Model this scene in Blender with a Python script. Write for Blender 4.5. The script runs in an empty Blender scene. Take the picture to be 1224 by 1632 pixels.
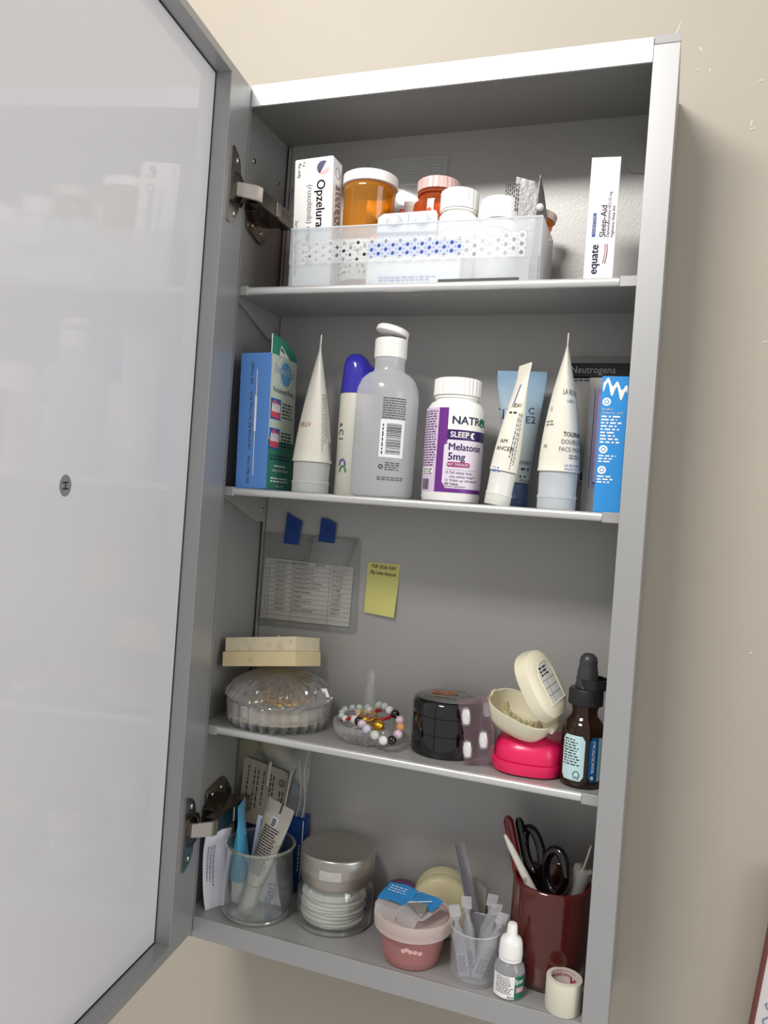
import bpy, bmesh, math, random
from mathutils import Vector, Matrix, Quaternion
random.seed(7)
PI = math.pi
S = 0.001                                    # everything below is written in millimetres
sc = bpy.context.scene
# ------------------------------------------------------------------ camera
cd = bpy.data.cameras.new('camera'); cam = bpy.data.objects.new('camera', cd); sc.collection.objects.link(cam)
cd.sensor_fit = 'VERTICAL'; cd.sensor_height = 36; cd.lens = 1264.5 / 1632 * 36
cd.clip_start = 0.02
M = [[0.9407245, -0.0703071, 0.3318047], [0.3313902, -0.0178192, -0.9433255], [0.0722350, 0.9973662, 0.0065361]]
cam.matrix_world = Matrix([M[0] + [0.3936935], M[1] + [-0.6260123], M[2] + [0.4000955], [0, 0, 0, 1]])
sc.camera = cam
# ------------------------------------------------------------------ world and lamps
w = bpy.data.worlds.new('world'); sc.world = w; w.use_nodes = True
bgn = w.node_tree.nodes['Background']; bgn.inputs[0].default_value = (1.0, 0.98, 0.955, 1); bgn.inputs[1].default_value = 0.54
def area(name, loc, target, size, power, color):
    l = bpy.data.lights.new(name, 'AREA'); l.shape = 'RECTANGLE'; l.size = size[0]; l.size_y = size[1]; l.energy = power; l.color = color
    o = bpy.data.objects.new(name, l); sc.collection.objects.link(o); o.location = loc
    o.rotation_euler = (Vector(target) - Vector(loc)).to_track_quat('-Z', 'Y').to_euler(); return o
area('ceiling_lamp', (-0.15, -0.95, 1.32), (0.2, 0.0, 0.4), (0.62, 0.22), 20, (1.0, 0.97, 0.925))
area('side_fill', (1.9, -0.75, 0.75), (0.1, -0.2, 0.4), (0.8, 1.1), 11, (0.97, 0.98, 1.0))  # unseen fill added at the right to brighten the door panel, like room bounce
sc.view_settings.view_transform = 'Standard'; sc.view_settings.look = 'None'
sc.view_settings.exposure = 0.0; sc.view_settings.gamma = 1.0; sc.view_settings.use_curve_mapping = False
try:
    sc.cycles.max_bounces = 10; sc.cycles.transparent_max_bounces = 32; sc.cycles.transmission_bounces = 10
    sc.cycles.use_denoising = True; sc.cycles.sample_clamp_indirect = 4
except Exception: pass

# ------------------------------------------------------------------ materials
def srgb(c):
    if isinstance(c, str): c = [int(c[i:i + 2], 16) / 255 for i in (0, 2, 4)]
    return tuple((v / 12.92 if v <= .04045 else ((v + .055) / 1.055) ** 2.4) for v in c) + (1,)
_m = {}
def mat(name, col, rough=.4, metal=0, alpha=1, coat=0, spec=.5, bump=0, bscale=200, vary=0, sub=0, trans=0, ior=1.45):
    if name in _m: return _m[name]
    m = bpy.data.materials.new(name); m.use_nodes = True; nt = m.node_tree; b = nt.nodes['Principled BSDF']
    b.inputs['Base Color'].default_value = srgb(col); b.inputs['Roughness'].default_value = rough
    b.inputs['Metallic'].default_value = metal; b.inputs['Alpha'].default_value = alpha
    b.inputs['Coat Weight'].default_value = coat; b.inputs['Specular IOR Level'].default_value = spec
    b.inputs['Transmission Weight'].default_value = trans; b.inputs['IOR'].default_value = ior
    if sub: b.inputs['Subsurface Weight'].default_value = sub; b.inputs['Subsurface Radius'].default_value = (.004, .003, .002)
    if bump or vary:
        tc = nt.nodes.new('ShaderNodeTexCoord'); nz = nt.nodes.new('ShaderNodeTexNoise'); nz.inputs['Scale'].default_value = bscale
        nz.inputs['Detail'].default_value = 5
        nt.links.new(tc.outputs['Object'], nz.inputs['Vector'])
        if bump:
            bp = nt.nodes.new('ShaderNodeBump'); bp.inputs['Strength'].default_value = bump; bp.inputs['Distance'].default_value = .001
            nt.links.new(nz.outputs['Fac'], bp.inputs['Height']); nt.links.new(bp.outputs['Normal'], b.inputs['Normal'])
        if vary:
            mx = nt.nodes.new('ShaderNodeMix'); mx.data_type = 'RGBA'; c = srgb(col)
            mx.inputs['A'].default_value = tuple(v * (1 - vary) for v in c[:3]) + (1,); mx.inputs['B'].default_value = tuple(min(1, v * (1 + vary)) for v in c[:3]) + (1,)
            nt.links.new(nz.outputs['Fac'], mx.inputs['Factor']); nt.links.new(mx.outputs['Result'], b.inputs['Base Color'])
    _m[name] = m; return m
def clear(name, tint=(.96, .97, .97), rough=.03, fac=1.0, haze=0, hazecol=(.9, .9, .9)):
    """thin clear wall: see-through with a Fresnel sheen, optionally a milky share"""
    if name in _m: return _m[name]
    m = bpy.data.materials.new(name); m.use_nodes = True; nt = m.node_tree; nt.nodes.clear(); N = nt.nodes.new
    out = N('ShaderNodeOutputMaterial'); tr = N('ShaderNodeBsdfTransparent'); gl = N('ShaderNodeBsdfGlossy'); mx = N('ShaderNodeMixShader')
    tr.inputs[0].default_value = tuple(tint) + (1,); gl.inputs['Roughness'].default_value = rough; gl.inputs[0].default_value = (1, 1, 1, 1)
    ge = N('ShaderNodeNewGeometry'); dt = N('ShaderNodeVectorMath'); dt.operation = 'DOT_PRODUCT'
    def mth(op, a, b=None, v=None):
        q = N('ShaderNodeMath'); q.operation = op
        if a is not None: nt.links.new(a, q.inputs[0])
        if b is not None: nt.links.new(b, q.inputs[1])
        if v is not None: q.inputs[0 if a is None else 1].default_value = v
        return q
    nt.links.new(ge.outputs['Normal'], dt.inputs[0]); nt.links.new(ge.outputs['Incoming'], dt.inputs[1])
    ab = mth('ABSOLUTE', dt.outputs['Value']); om = mth('SUBTRACT', None, ab.outputs[0], 1.0); pw = mth('POWER', om.outputs[0], None, 5.0)
    sc_ = mth('MULTIPLY', pw.outputs[0], None, .96); fr = mth('ADD', sc_.outputs[0], None, .04)
    mu = N('ShaderNodeMath'); mu.operation = 'MULTIPLY'; mu.inputs[1].default_value = fac; mu.use_clamp = True
    L = nt.links.new; L(fr.outputs[0], mu.inputs[0]); L(mu.outputs[0], mx.inputs[0]); L(tr.outputs[0], mx.inputs[1]); L(gl.outputs[0], mx.inputs[2])
    last = mx
    if haze:
        df = N('ShaderNodeBsdfDiffuse'); df.inputs[0].default_value = tuple(hazecol) + (1,)
        tl = N('ShaderNodeBsdfTranslucent'); tl.inputs[0].default_value = tuple(hazecol) + (1,)
        m3 = N('ShaderNodeMixShader'); m3.inputs[0].default_value = .45; L(df.outputs[0], m3.inputs[1]); L(tl.outputs[0], m3.inputs[2])
        m2 = N('ShaderNodeMixShader'); m2.inputs[0].default_value = haze; L(mx.outputs[0], m2.inputs[1]); L(m3.outputs[0], m2.inputs[2]); last = m2
    L(last.outputs[0], out.inputs[0]); _m[name] = m; return m
ALU = mat('satin_aluminium', 'acacac', .42, .5, bump=.04, bscale=900)
ALU_IN = mat('grey_coated_metal', '949492', .5, .35, bump=.05, bscale=900)
ALU_BACK = mat('grey_back_sheet', 'a9a8a6', .4, .25, bump=.12, bscale=700)
ALU_BAR = mat('shelf_edge_metal', 'dcdcda', .28, .6)
NICKEL = mat('nickel', 'b9b3ab', .2, 1)
NICKEL_D = mat('dark_nickel', '8d857b', .24, 1)
WHITE = mat('white_plastic', 'f0efeb', .35, coat=.1)
WARMW = mat('warm_white_plastic', 'e9e6da', .38)
CREAM_TUBE = mat('cream_white_tube', 'e8e4d6', .36)
CARD = mat('white_card', 'ecebe8', .55)
BLACK = mat('black_print', '1b1b1f', .6)
NAVY = mat('navy_print', '29285a', .5)
GREYP = mat('grey_print', '77777a', .6)
WPRINT = mat('white_print', 'f2f2f0', .5)
FROST = clear('frosted_plastic', (.9, .92, .92), .3, 1.2, .62, (.86, .88, .86))
GOLD = mat('gold', 'e0b13c', .22, 1)
FOIL = mat('foil', 'c9c8c6', .26, .9, bump=.35, bscale=260)
GLASS = clear('jar_glass', (.93, .95, .94), .03, 2.2, .04, (.8, .82, .8))
RUBBER = mat('black_rubber', '222224', .42)

# ------------------------------------------------------------------ objects and meshes
def link(o): sc.collection.objects.link(o); return o
def tag(o, label=None, cat=None, group=None, kind=None):
    if label: o['label'] = label
    if cat: o['category'] = cat
    if group: o['group'] = group
    if kind: o['kind'] = kind
    return o
def T(name, label, cat, loc, yaw=0, group=None, up=None, spin=0, rot=None):
    o = bpy.data.objects.new(name, None); link(o); o.empty_display_size = .01; o.location = [v * S for v in loc]
    if up: o.rotation_mode = 'QUATERNION'; o.rotation_quaternion = Vector((0, 0, 1)).rotation_difference(Vector(up).normalized()) @ Quaternion((0, 0, 1), math.radians(spin))
    elif rot: o.rotation_euler = [math.radians(a) for a in rot]
    else: o.rotation_euler = (0, 0, math.radians(yaw))
    return tag(o, label, cat, group)
def mk(name, V, F, m, parent=None, smooth=False, sharp=35):
    me = bpy.data.meshes.new(name); me.from_pydata([(x * S, y * S, z * S) for x, y, z in V], [], F); me.materials.append(m)
    bm = bmesh.new(); bm.from_mesh(me); bmesh.ops.recalc_face_normals(bm, faces=bm.faces); bm.to_mesh(me); bm.free()
    if smooth:
        me.polygons.foreach_set('use_smooth', [True] * len(me.polygons)); me.set_sharp_from_angle(angle=math.radians(sharp))
    o = bpy.data.objects.new(name, me); link(o)
    if parent: o.parent = parent
    return o
def bx(V, F, x0, x1, y0, y1, z0, z1):
    b = len(V); V += [(x, y, z) for z in (z0, z1) for x, y in ((x0, y0), (x1, y0), (x1, y1), (x0, y1))]
    F += [tuple(b + i for i in f) for f in ((0, 3, 2, 1), (4, 5, 6, 7), (0, 1, 5, 4), (1, 2, 6, 5), (2, 3, 7, 6), (3, 0, 4, 7))]
def box(name, x0, x1, y0, y1, z0, z1, m, parent=None, r=0, seg=2):
    V, F = [], []; bx(V, F, x0, x1, y0, y1, z0, z1)
    o = mk(name, V, F, m, parent)
    if r:
        bm = bmesh.new(); bm.from_mesh(o.data); bmesh.ops.bevel(bm, geom=bm.edges[:], offset=r * S, segments=seg, affect='EDGES', profile=.5); bm.to_mesh(o.data); bm.free()
        o.data.polygons.foreach_set('use_smooth', [True] * len(o.data.polygons)); wn = o.modifiers.new('wn', 'WEIGHTED_NORMAL'); wn.weight = 100
    return o
def rings(V, F, secs, n, closed=True, cap0=True, cap1=True):
    b = len(V)
    for s in secs: V += s
    for k in range(len(secs) - 1):
        for i in range(n if closed else n - 1):
            j = (i + 1) % n; F.append((b + k * n + i, b + k * n + j, b + (k + 1) * n + j, b + (k + 1) * n + i))
    if cap0: F.append(tuple(b + i for i in range(n))[::-1])
    if cap1: F.append(tuple(b + (len(secs) - 1) * n + i for i in range(n)))
def lathe(name, prof, m, parent=None, n=48, mod=None, smooth=True, c=(0, 0), sharp=35, cap=True):
    V, F = [], []; secs = []
    for k, (r, z) in enumerate(prof):
        secs.append([(c[0] + (r * (mod(2 * PI * i / n, k, z) if mod else 1)) * math.sin(2 * PI * i / n), c[1] - (r * (mod(2 * PI * i / n, k, z) if mod else 1)) * math.cos(2 * PI * i / n), z) for i in range(n)])
    rings(V, F, secs, n, cap0=cap and prof[0][0] > 0.01, cap1=cap and prof[-1][0] > 0.01)
    return mk(name, V, F, m, parent, smooth, sharp)
def sup(a, b, p, n, z, dx=0, dy=0):
    out = []
    for i in range(n):
        t = 2 * PI * i / n; s, c = math.sin(t), -math.cos(t)
        out.append((dx + a * math.copysign(abs(s) ** (2 / p), s), dy + b * math.copysign(abs(c) ** (2 / p), c), z))
    return out
def loft(name, secs, m, parent=None, n=40, smooth=True, sharp=40, caps=True):
    """secs: (z, half width, half depth, exponent, dx, dy)"""
    V, F = [], []; rr = []
    for s in secs:
        s = tuple(s) + (2, 0, 0)[len(s) - 3:]; rr.append(sup(s[1], s[2], s[3], n, s[0], s[4], s[5]))
    rings(V, F, rr, n, cap0=caps, cap1=caps); return mk(name, V, F, m, parent, smooth, sharp)
def prism(name, poly, t0, t1, m, parent=None, axis='y', r=0, smooth=False):
    """polygon in (a,b) extruded along axis from t0 to t1"""
    f = {'y': lambda a, b, t: (a, t, b), 'x': lambda a, b, t: (t, a, b), 'z': lambda a, b, t: (a, b, t)}[axis]
    V = [f(a, b, t0) for a, b in poly] + [f(a, b, t1) for a, b in poly]; n = len(poly)
    F = [tuple(range(n)), tuple(range(2 * n - 1, n - 1, -1))] + [(i, (i + 1) % n, n + (i + 1) % n, n + i) for i in range(n)]
    o = mk(name, V, F, m, parent)
    if r:
        bm = bmesh.new(); bm.from_mesh(o.data); bmesh.ops.bevel(bm, geom=bm.edges[:], offset=r * S, segments=2, affect='EDGES', profile=.5); bm.to_mesh(o.data); bm.free()
    if smooth or r: o.data.polygons.foreach_set('use_smooth', [True] * len(o.data.polygons)); o.data.set_sharp_from_angle(angle=math.radians(40))
    return o
def tubeV(V, F, pts, rad, n=8, closed=False):
    P = [Vector(p) for p in pts]; N_ = len(P); secs = []; prev = None
    for i in range(N_):
        a = P[(i - 1) % N_] if (closed or i > 0) else P[0]; b = P[(i + 1) % N_] if (closed or i < N_ - 1) else P[-1]
        t = (b - a).normalized()
        if prev is None: u = t.orthogonal().normalized()
        else: u = (prev - t * prev.dot(t)).normalized()
        prev = u; v = t.cross(u); r = rad(i / (N_ - 1)) if callable(rad) else rad
        secs.append([tuple(P[i] + (u * math.cos(2 * PI * k / n) + v * math.sin(2 * PI * k / n)) * r) for k in range(n)])
    if closed: secs.append(secs[0]); rings(V, F, secs, n, cap0=False, cap1=False)
    else: rings(V, F, secs, n)
def tube(name, pts, rad, m, parent=None, n=10, closed=False):
    V, F = [], []; tubeV(V, F, pts, rad, n, closed); return mk(name, V, F, m, parent, True, 50)
def ball(name, c, r, m, parent=None, n=20):
    V, F = [], []; prof = [(0.02 if k in (0, 10) else r * math.sin(PI * k / 10), -r * math.cos(PI * k / 10)) for k in range(11)]
    return lathe(name, [(a, b + c[2]) for a, b in prof], m, parent, n, c=(c[0], c[1]), sharp=80)

# ---- surface maps: (u, v, off) -> point
def pl(o, U=(1, 0, 0), W_=(0, 0, 1)):
    o, U, W_ = Vector(o), Vector(U).normalized(), Vector(W_).normalized(); N_ = U.cross(W_)
    return lambda u, v, k=0: tuple(o + U * u + W_ * v + N_ * k)
def cy(r, a0=0, cx=0, cyy=0):
    a0 = math.radians(a0)
    return lambda u, v, k=0: (cx + (r(v) + k if callable(r) else r + k) * math.sin(a0 + u / (r(v) if callable(r) else r)), cyy - (r(v) + k if callable(r) else r + k) * math.cos(a0 + u / (r(v) if callable(r) else r)), v)
def el(fn, R0, a0=0):
    """on a loft whose half axes at height v are fn(v) -> (a, b)"""
    a0 = math.radians(a0)
    def f(u, v, k=0):
        a, b = fn(v); t = a0 + u / R0; return ((a + k) * math.sin(t), -(b + k) * math.cos(t), v)
    return f
def patch(name, mp, u0, u1, v0, v1, m, parent, k=.15, nu=1, nv=1, r=0, t=None):
    V, F = [], []
    for j in range(nv + 1):
        v = v0 + (v1 - v0) * j / nv
        for i in range(nu + 1):
            ins = 0
            if r:
                d = min(v - v0, v1 - v)
                if d < r: ins = r - math.sqrt(max(0, r * r - (r - d) ** 2))
            V.append(mp(u0 + ins + (u1 - u0 - 2 * ins) * i / nu, v, k))
    F = [(j * (nu + 1) + i, j * (nu + 1) + i + 1, (j + 1) * (nu + 1) + i + 1, (j + 1) * (nu + 1) + i) for j in range(nv) for i in range(nu)]
    return mk(name, V, F, m, parent, True, 60)
def flat(name, mp, poly, m, parent, k=.2):
    V = [mp(a, b, k) for a, b in poly]; return mk(name, V, [tuple(range(len(V)))], m, parent)
def disc(name, mp, u, v, r, m, parent, k=.25, n=24, r2=0):
    if r2:
        V = [mp(u + q * math.cos(2 * PI * i / n), v + q * math.sin(2 * PI * i / n), k) for q in (r, r2) for i in range(n)]
        return mk(name, V, [(i, (i + 1) % n, n + (i + 1) % n, n + i) for i in range(n)], m, parent)
    return flat(name, mp, [(u + r * math.cos(2 * PI * i / n), v + r * math.sin(2 * PI * i / n)) for i in range(n)], m, parent, k)
_dgtxt = {}
def text(s, mp, u, v, size, m, parent, ang=0, bold=0, align='CENTER', sx=1, k=.3, name='lettering', shear=0):
    key = (s, bold, align, shear)
    if key not in _dgtxt:
        c = bpy.data.curves.new('t', 'FONT'); c.body = s; c.size = 1; c.align_x = align; c.align_y = 'CENTER'; c.resolution_u = 3; c.shear = shear
        o = bpy.data.objects.new('t', c); link(o); dg = bpy.context.evaluated_depsgraph_get()
        me = bpy.data.meshes.new_from_object(o.evaluated_get(dg)); _dgtxt[key] = ([tuple(x.co) for x in me.vertices], [tuple(p.vertices) for p in me.polygons])
        bpy.data.objects.remove(o); bpy.data.curves.remove(c); bpy.data.meshes.remove(me)
    vs, fs = _dgtxt[key]
    if bold:                                 # heavier strokes: the same outline laid down again, slightly shifted
        n0 = len(vs); sh = [(0, 0), (bold, 0), (-bold, 0), (0, bold * .8), (0, -bold * .8)]
        vs, fs = [(x + a, y + b, 0) for a, b in sh for x, y, _ in vs], [tuple(i + q * n0 for i in f_) for q in range(5) for f_ in fs]
    ca, sa = math.cos(math.radians(ang)), math.sin(math.radians(ang))
    V = [mp(u + (x * sx * ca - y * sa) * size, v + (x * sx * sa + y * ca) * size, k) for x, y, z in vs]
    me = bpy.data.meshes.new(name); me.from_pydata([(x * S, y * S, z * S) for x, y, z in V], [], fs); me.materials.append(m)
    o = bpy.data.objects.new(name, me); link(o); o.parent = parent; return o
def fine(mp, u0, v0, wd, rows, dv, m, parent, h=None, ang=0, k=.28, ragged=.25, name='fine_print', dens=.8, seed=1):
    """small unreadable print as short word-long strokes"""
    rnd = random.Random(seed * 31 + rows); V, F = [], []; h = h or dv * .5; ca, sa = math.cos(math.radians(ang)), math.sin(math.radians(ang))
    for r_ in range(rows):
        y = -r_ * dv; x = 0; end = wd * (1 - ragged * rnd.random())
        while x < end:
            l = h * rnd.uniform(1.2, 4.5); l = min(l, end - x)
            if l > h * .5:
                b = len(V)
                for a, c in ((x, y - h / 2), (x + l, y - h / 2), (x + l, y + h / 2), (x, y + h / 2)): V.append(mp(u0 + a * ca - c * sa, v0 + a * sa + c * ca, k))
                F.append((b, b + 1, b + 2, b + 3))
            x += l + h * (.5 + (1 - dens) * 3)
    o = mk(name, V, F, m, parent); return o
def barcode(mp, u0, u1, v0, v1, m, parent, horiz=False, k=.3, seed=3, nb=26):
    rnd = random.Random(seed); V, F = [], []; t = 0; L_ = (v1 - v0) if horiz else (u1 - u0); st = L_ / (nb * 2)
    while t < L_ - st:
        wd = st * rnd.choice((.6, 1, 1, 1.7)); b = len(V)
        q = ((u0, v0 + t), (u1, v0 + t), (u1, v0 + t + wd), (u0, v0 + t + wd)) if horiz else ((u0 + t, v0), (u0 + t + wd, v0), (u0 + t + wd, v1), (u0 + t, v1))
        n_ = 6 if horiz else 1
        for i in range(n_ + 1):
            for e in (0, 1):
                a = q[0][0] + (q[1][0] - q[0][0]) * (i / n_ if horiz else i); V.append(mp(a, q[0 if e == 0 else 3][1], k))
        F += [(b + 2 * i, b + 2 * i + 2, b + 2 * i + 3, b + 2 * i + 1) for i in range(n_)]; t += wd + st * rnd.choice((.7, 1, 1.5))
    return mk('barcode', V, F, m, parent)

# ================================================================== THE WALL
WY = 102
wl = tag(box('wall_back', -1500, 1500, WY, WY + 20, -1200, 1500, mat('beige_wall_paint', 'aaa295', .55, bump=.25, bscale=14, vary=.03)), kind='structure')
rv = random.Random(5)
spk = mat('paint_drip', 'cdc6b8', .5)
V, F = [], []
for (x, z, l, a) in ((120, 815, 34, 12), (150, 822, 22, 8), (235, 824, 16, 5), (250, 827, 12, 5), (330, 800, 8, 40), (338, 806, 7, 10), (395, 795, 5, 20), (404, 793, 5, 80), (396, 812, 6, 120), (371, 815, 10, 60), (375, 830, 18, 70), (440, 745, 6, 80), (441, 740, 4, 20), (463, 560, 5, 0), (445, 780, 4, 20), (470, 300, 3, 20)):
    ca, sa = math.cos(math.radians(a)), math.sin(math.radians(a))
    tubeV(V, F, [(x + ca * l * (t - .5) * 1.0 + rv.uniform(-.6, .6), WY + .15, z + sa * l * (t - .5) + rv.uniform(-.6, .6)) for t in (0, .25, .5, .75, 1)], lambda s: .35 + .55 * math.sin(PI * s), 6)
o = mk('paint_runs', V, F, spk, wl, True); o['kind'] = 'stuff'
# ================================================================== THE CABINET
W, H, D = 381, 768.8, 95; XL, XR, ZT, FW = 8.8, 372.2, 757, 19
cab = T('medicine_cabinet', 'tall grey aluminium medicine cabinet standing open on the beige wall', 'cabinet', (0, 0, 0))
V, F = [], []; bx(V, F, 0, XL, 2.2, 99.5, 0, H); bx(V, F, 0, FW, 0, 2.2, 0, H)
mk('side_panel', V, F, ALU_IN, cab)
V, F = [], []; bx(V, F, XR, W, 2.2, 99.5, 0, H - .2)
mk('side_panel', V, F, ALU_IN, cab)
box('front_stile', W - FW, W, 0, 2.2, 0, 762.6, ALU, cab, .25, 1)
box('corner_cap', W - FW + .2, W + .3, -.3, 2.3, 762.8, H + .6, mat('grey_cap', 'a3a2a4', .5), cab, .2, 1)
box('top_rail', FW, W - FW - .2, 0, 2.2, H - FW, H, mat('lamplit_rail', 'cfd0d2', .3, .5), cab, .25, 1)  # lamp glare put into the colour: paler than the other frame metal
box('top_panel', XL, XR, 2.2, 99.5, ZT, H - .3, ALU_IN, cab)
box('bottom_rail', FW, W - FW, 0, 2.2, 0, 19, ALU, cab, .25, 1)
box('bottom_panel', XL, XR, 2.2, 99.5, 3, 19, ALU_BACK, cab)
box('back_panel', XL + 5.5, XR, D, D + 4, 19, ZT, ALU_BACK, cab)
box('back_channel', XL + 2.2, XL + 4.7, D - 2.2, D + 3, 19, ZT - 1, ALU_IN, cab, .4, 1)
box('shadow_gap', XL, XL + 2.2, D + 1, D + 4, 19, ZT, BLACK, cab)
def screw(parent, mp, u, v, r=2.1, m=NICKEL):
    V, F = [], []; n = 14; secs = [[mp(u + q * math.cos(2 * PI * i / n), v + q * math.sin(2 * PI * i / n), h) for i in range(n)] for q, h in ((r, 0), (r, .5), (r * .8, 1.1), (r * .3, 1.3))]
    rings(V, F, secs, n); s = mk('screw', V, F, m, parent, True)
    V, F = [], []
    for a, b in ((.18, .75), (.75, .18)):
        bb = len(V); V += [mp(u + x * r, v + y * r, 1.33) for x, y in ((-a, -b), (a, -b), (a, b), (-a, b))]; F.append((bb, bb + 1, bb + 2, bb + 3))
    mk('cross_slot', V, F, BLACK, s) if parent.parent is None else None
    return s
LW = pl((XL, 0, 0), (0, 1, 0), (0, 0, 1))            # inner face of the left side
for y, z in ((30, 714.5), (79, 714), (29.5, 55)): screw(cab, LW, y, z, 2.6 if y < 50 else 2)
# bumpers glued to the back panel
def hanger(x, z):
    mpb = pl((x, D, z)); n = 28
    V, F = [], []; secs = [[mpb(q * math.copysign(abs(math.cos(2 * PI * i / n)) ** .6, math.cos(2 * PI * i / n)), 1.15 * q * math.copysign(abs(math.sin(2 * PI * i / n)) ** .6, math.sin(2 * PI * i / n)), h) for i in range(n)] for q, h in ((13.5, 0), (13.5, 1.2), (12.5, 1.8))]
    rings(V, F, secs, n); mk('hanger_cover', V, F, mat('milky_cover', 'a5a4a2', .25), cab, True)
hanger(356, 721); hanger(30, 701)
# shelves
def shelf(z, sc_y):
    s = box('shelf', XL + 3.6, XR - 3.6, 5, D - .4, z - 4.6, z, ALU_BACK, cab)
    prof = [(5.6, z - 6.6), (4.6, z - 6.0), (3.9, z - 4.6), (3.7, z - 3), (3.9, z - 1.4), (4.7, z - .2), (5.9, z + .3), (8, z + .3), (8, z - 6.6)]
    prism('front_edge', prof, 27.5, 349.2, ALU_BAR, s, 'x', smooth=True)
    for x0, x1, sg in ((XL + .1, 27.2, 1), (349.5, XR - .1, -1)):
        xe = x1 if sg > 0 else x0; wall_x = x0 if sg > 0 else x1
        V, F = [], []; bx(V, F, x0, x1, 3.2, 9, z - 7.4, z + .9)
        xa = wall_x; xb = wall_x + sg * 3.2
        b = len(V); poly = [(3.2, z - 7.2), (3.2, z + .8), (D - .5, z + .8), (D - .5, z - 31), (D - 18, z - 31), (30, z - 14)]
        for x in (xa, xb): V += [(x, y, zz) for y, zz in poly]
        n = 6; F += [tuple(b + i for i in range(n)), tuple(b + 2 * n - 1 - i for i in range(n))] + [(b + i, b + (i + 1) % n, b + n + (i + 1) % n, b + n + i) for i in range(n)]
        br = mk('bracket', V, F, mat('bracket_metal', 'a8a8a6', .45, .4), s)
        o = br.data; bm = bmesh.new(); bm.from_mesh(o); bmesh.ops.bevel(bm, geom=bm.edges[:], offset=.4 * S, segments=1, affect='EDGES'); bm.to_mesh(o); bm.free()
        screw(s, pl((xb if sg > 0 else xb, 0, 0), (0, sg, 0), (0, 0, 1)), sg * (D - 7), z - 19, 2.2)
    return s
Z1, Z2, Z3, Z0 = 588.7, 407.5, 190.7, 19
for z in (Z1, Z2, Z3): shelf(z, 0)
# door
door = bpy.data.objects.new('door', None); link(door); door.parent = cab; door.empty_display_size = .01
dd = Vector((.1099, -.9939, 0)); nn = Vector((.9939, .1099, 0))
door.matrix_world = Matrix([[dd.x, nn.x, 0, .0192], [dd.y, nn.y, 0, -.0008], [0, 0, 1, 0], [0, 0, 0, 1]])
# local: x along the door from the hinge, y towards the right face, z up
def dbox(name, x0, x1, y0, y1, z0, z1, m, r=0): return box(name, x0, x1, y0, y1, z0, z1, m, door, r, 1)
DZ0, DZ1, DI0, DI1, DR = 3.8, 766.2, 13.6, 758.3, 14.5
dbox('hinge_stile', 0, 41.5, -20, 0, DZ0, DZ1, ALU, .5)
dbox('free_stile', 352, 381, -20, 0, DZ0, DZ1, ALU, .5)
dbox('door_rail', 41.5, 352, -20, 0, DI1, DZ1, ALU, .5)
dbox('door_rail', 41.5, 352, -20, 0, DZ0, DI0, ALU, .5)
DOORP = mat('gloss_door_panel', 'e4e3e6', .05, spec=.5)
dbox('door_panel', 41, 352.5, -20, -DR, DI0 - .5, DI1 + .5, DOORP)
V, F = [], []
for a in ((41.5, 42.6, DI0, DI1), (41.5, 352, DI0, DI0 + 1.1), (41.5, 352, DI1 - 1.1, DI1), (350.9, 352, DI0, DI1)): bx(V, F, a[0], a[1], -DR, -DR + .5, a[2], a[3])
mk('black_gasket', V, F, BLACK, door)
DM = pl((0, -DR, 0), (-1, 0, 0), (0, 0, 1))
st = flat('round_sticker', DM, [(-208.8 + 6 * math.cos(t * PI / 16), 398.9 + 7.1 * math.sin(t * PI / 16)) for t in range(32)], mat('grey_sticker', '8b8b8d', .35), door, .3)
text('H', DM, -208.8, 398.9, 8.5, BLACK, door, ang=94, k=.6)
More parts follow.
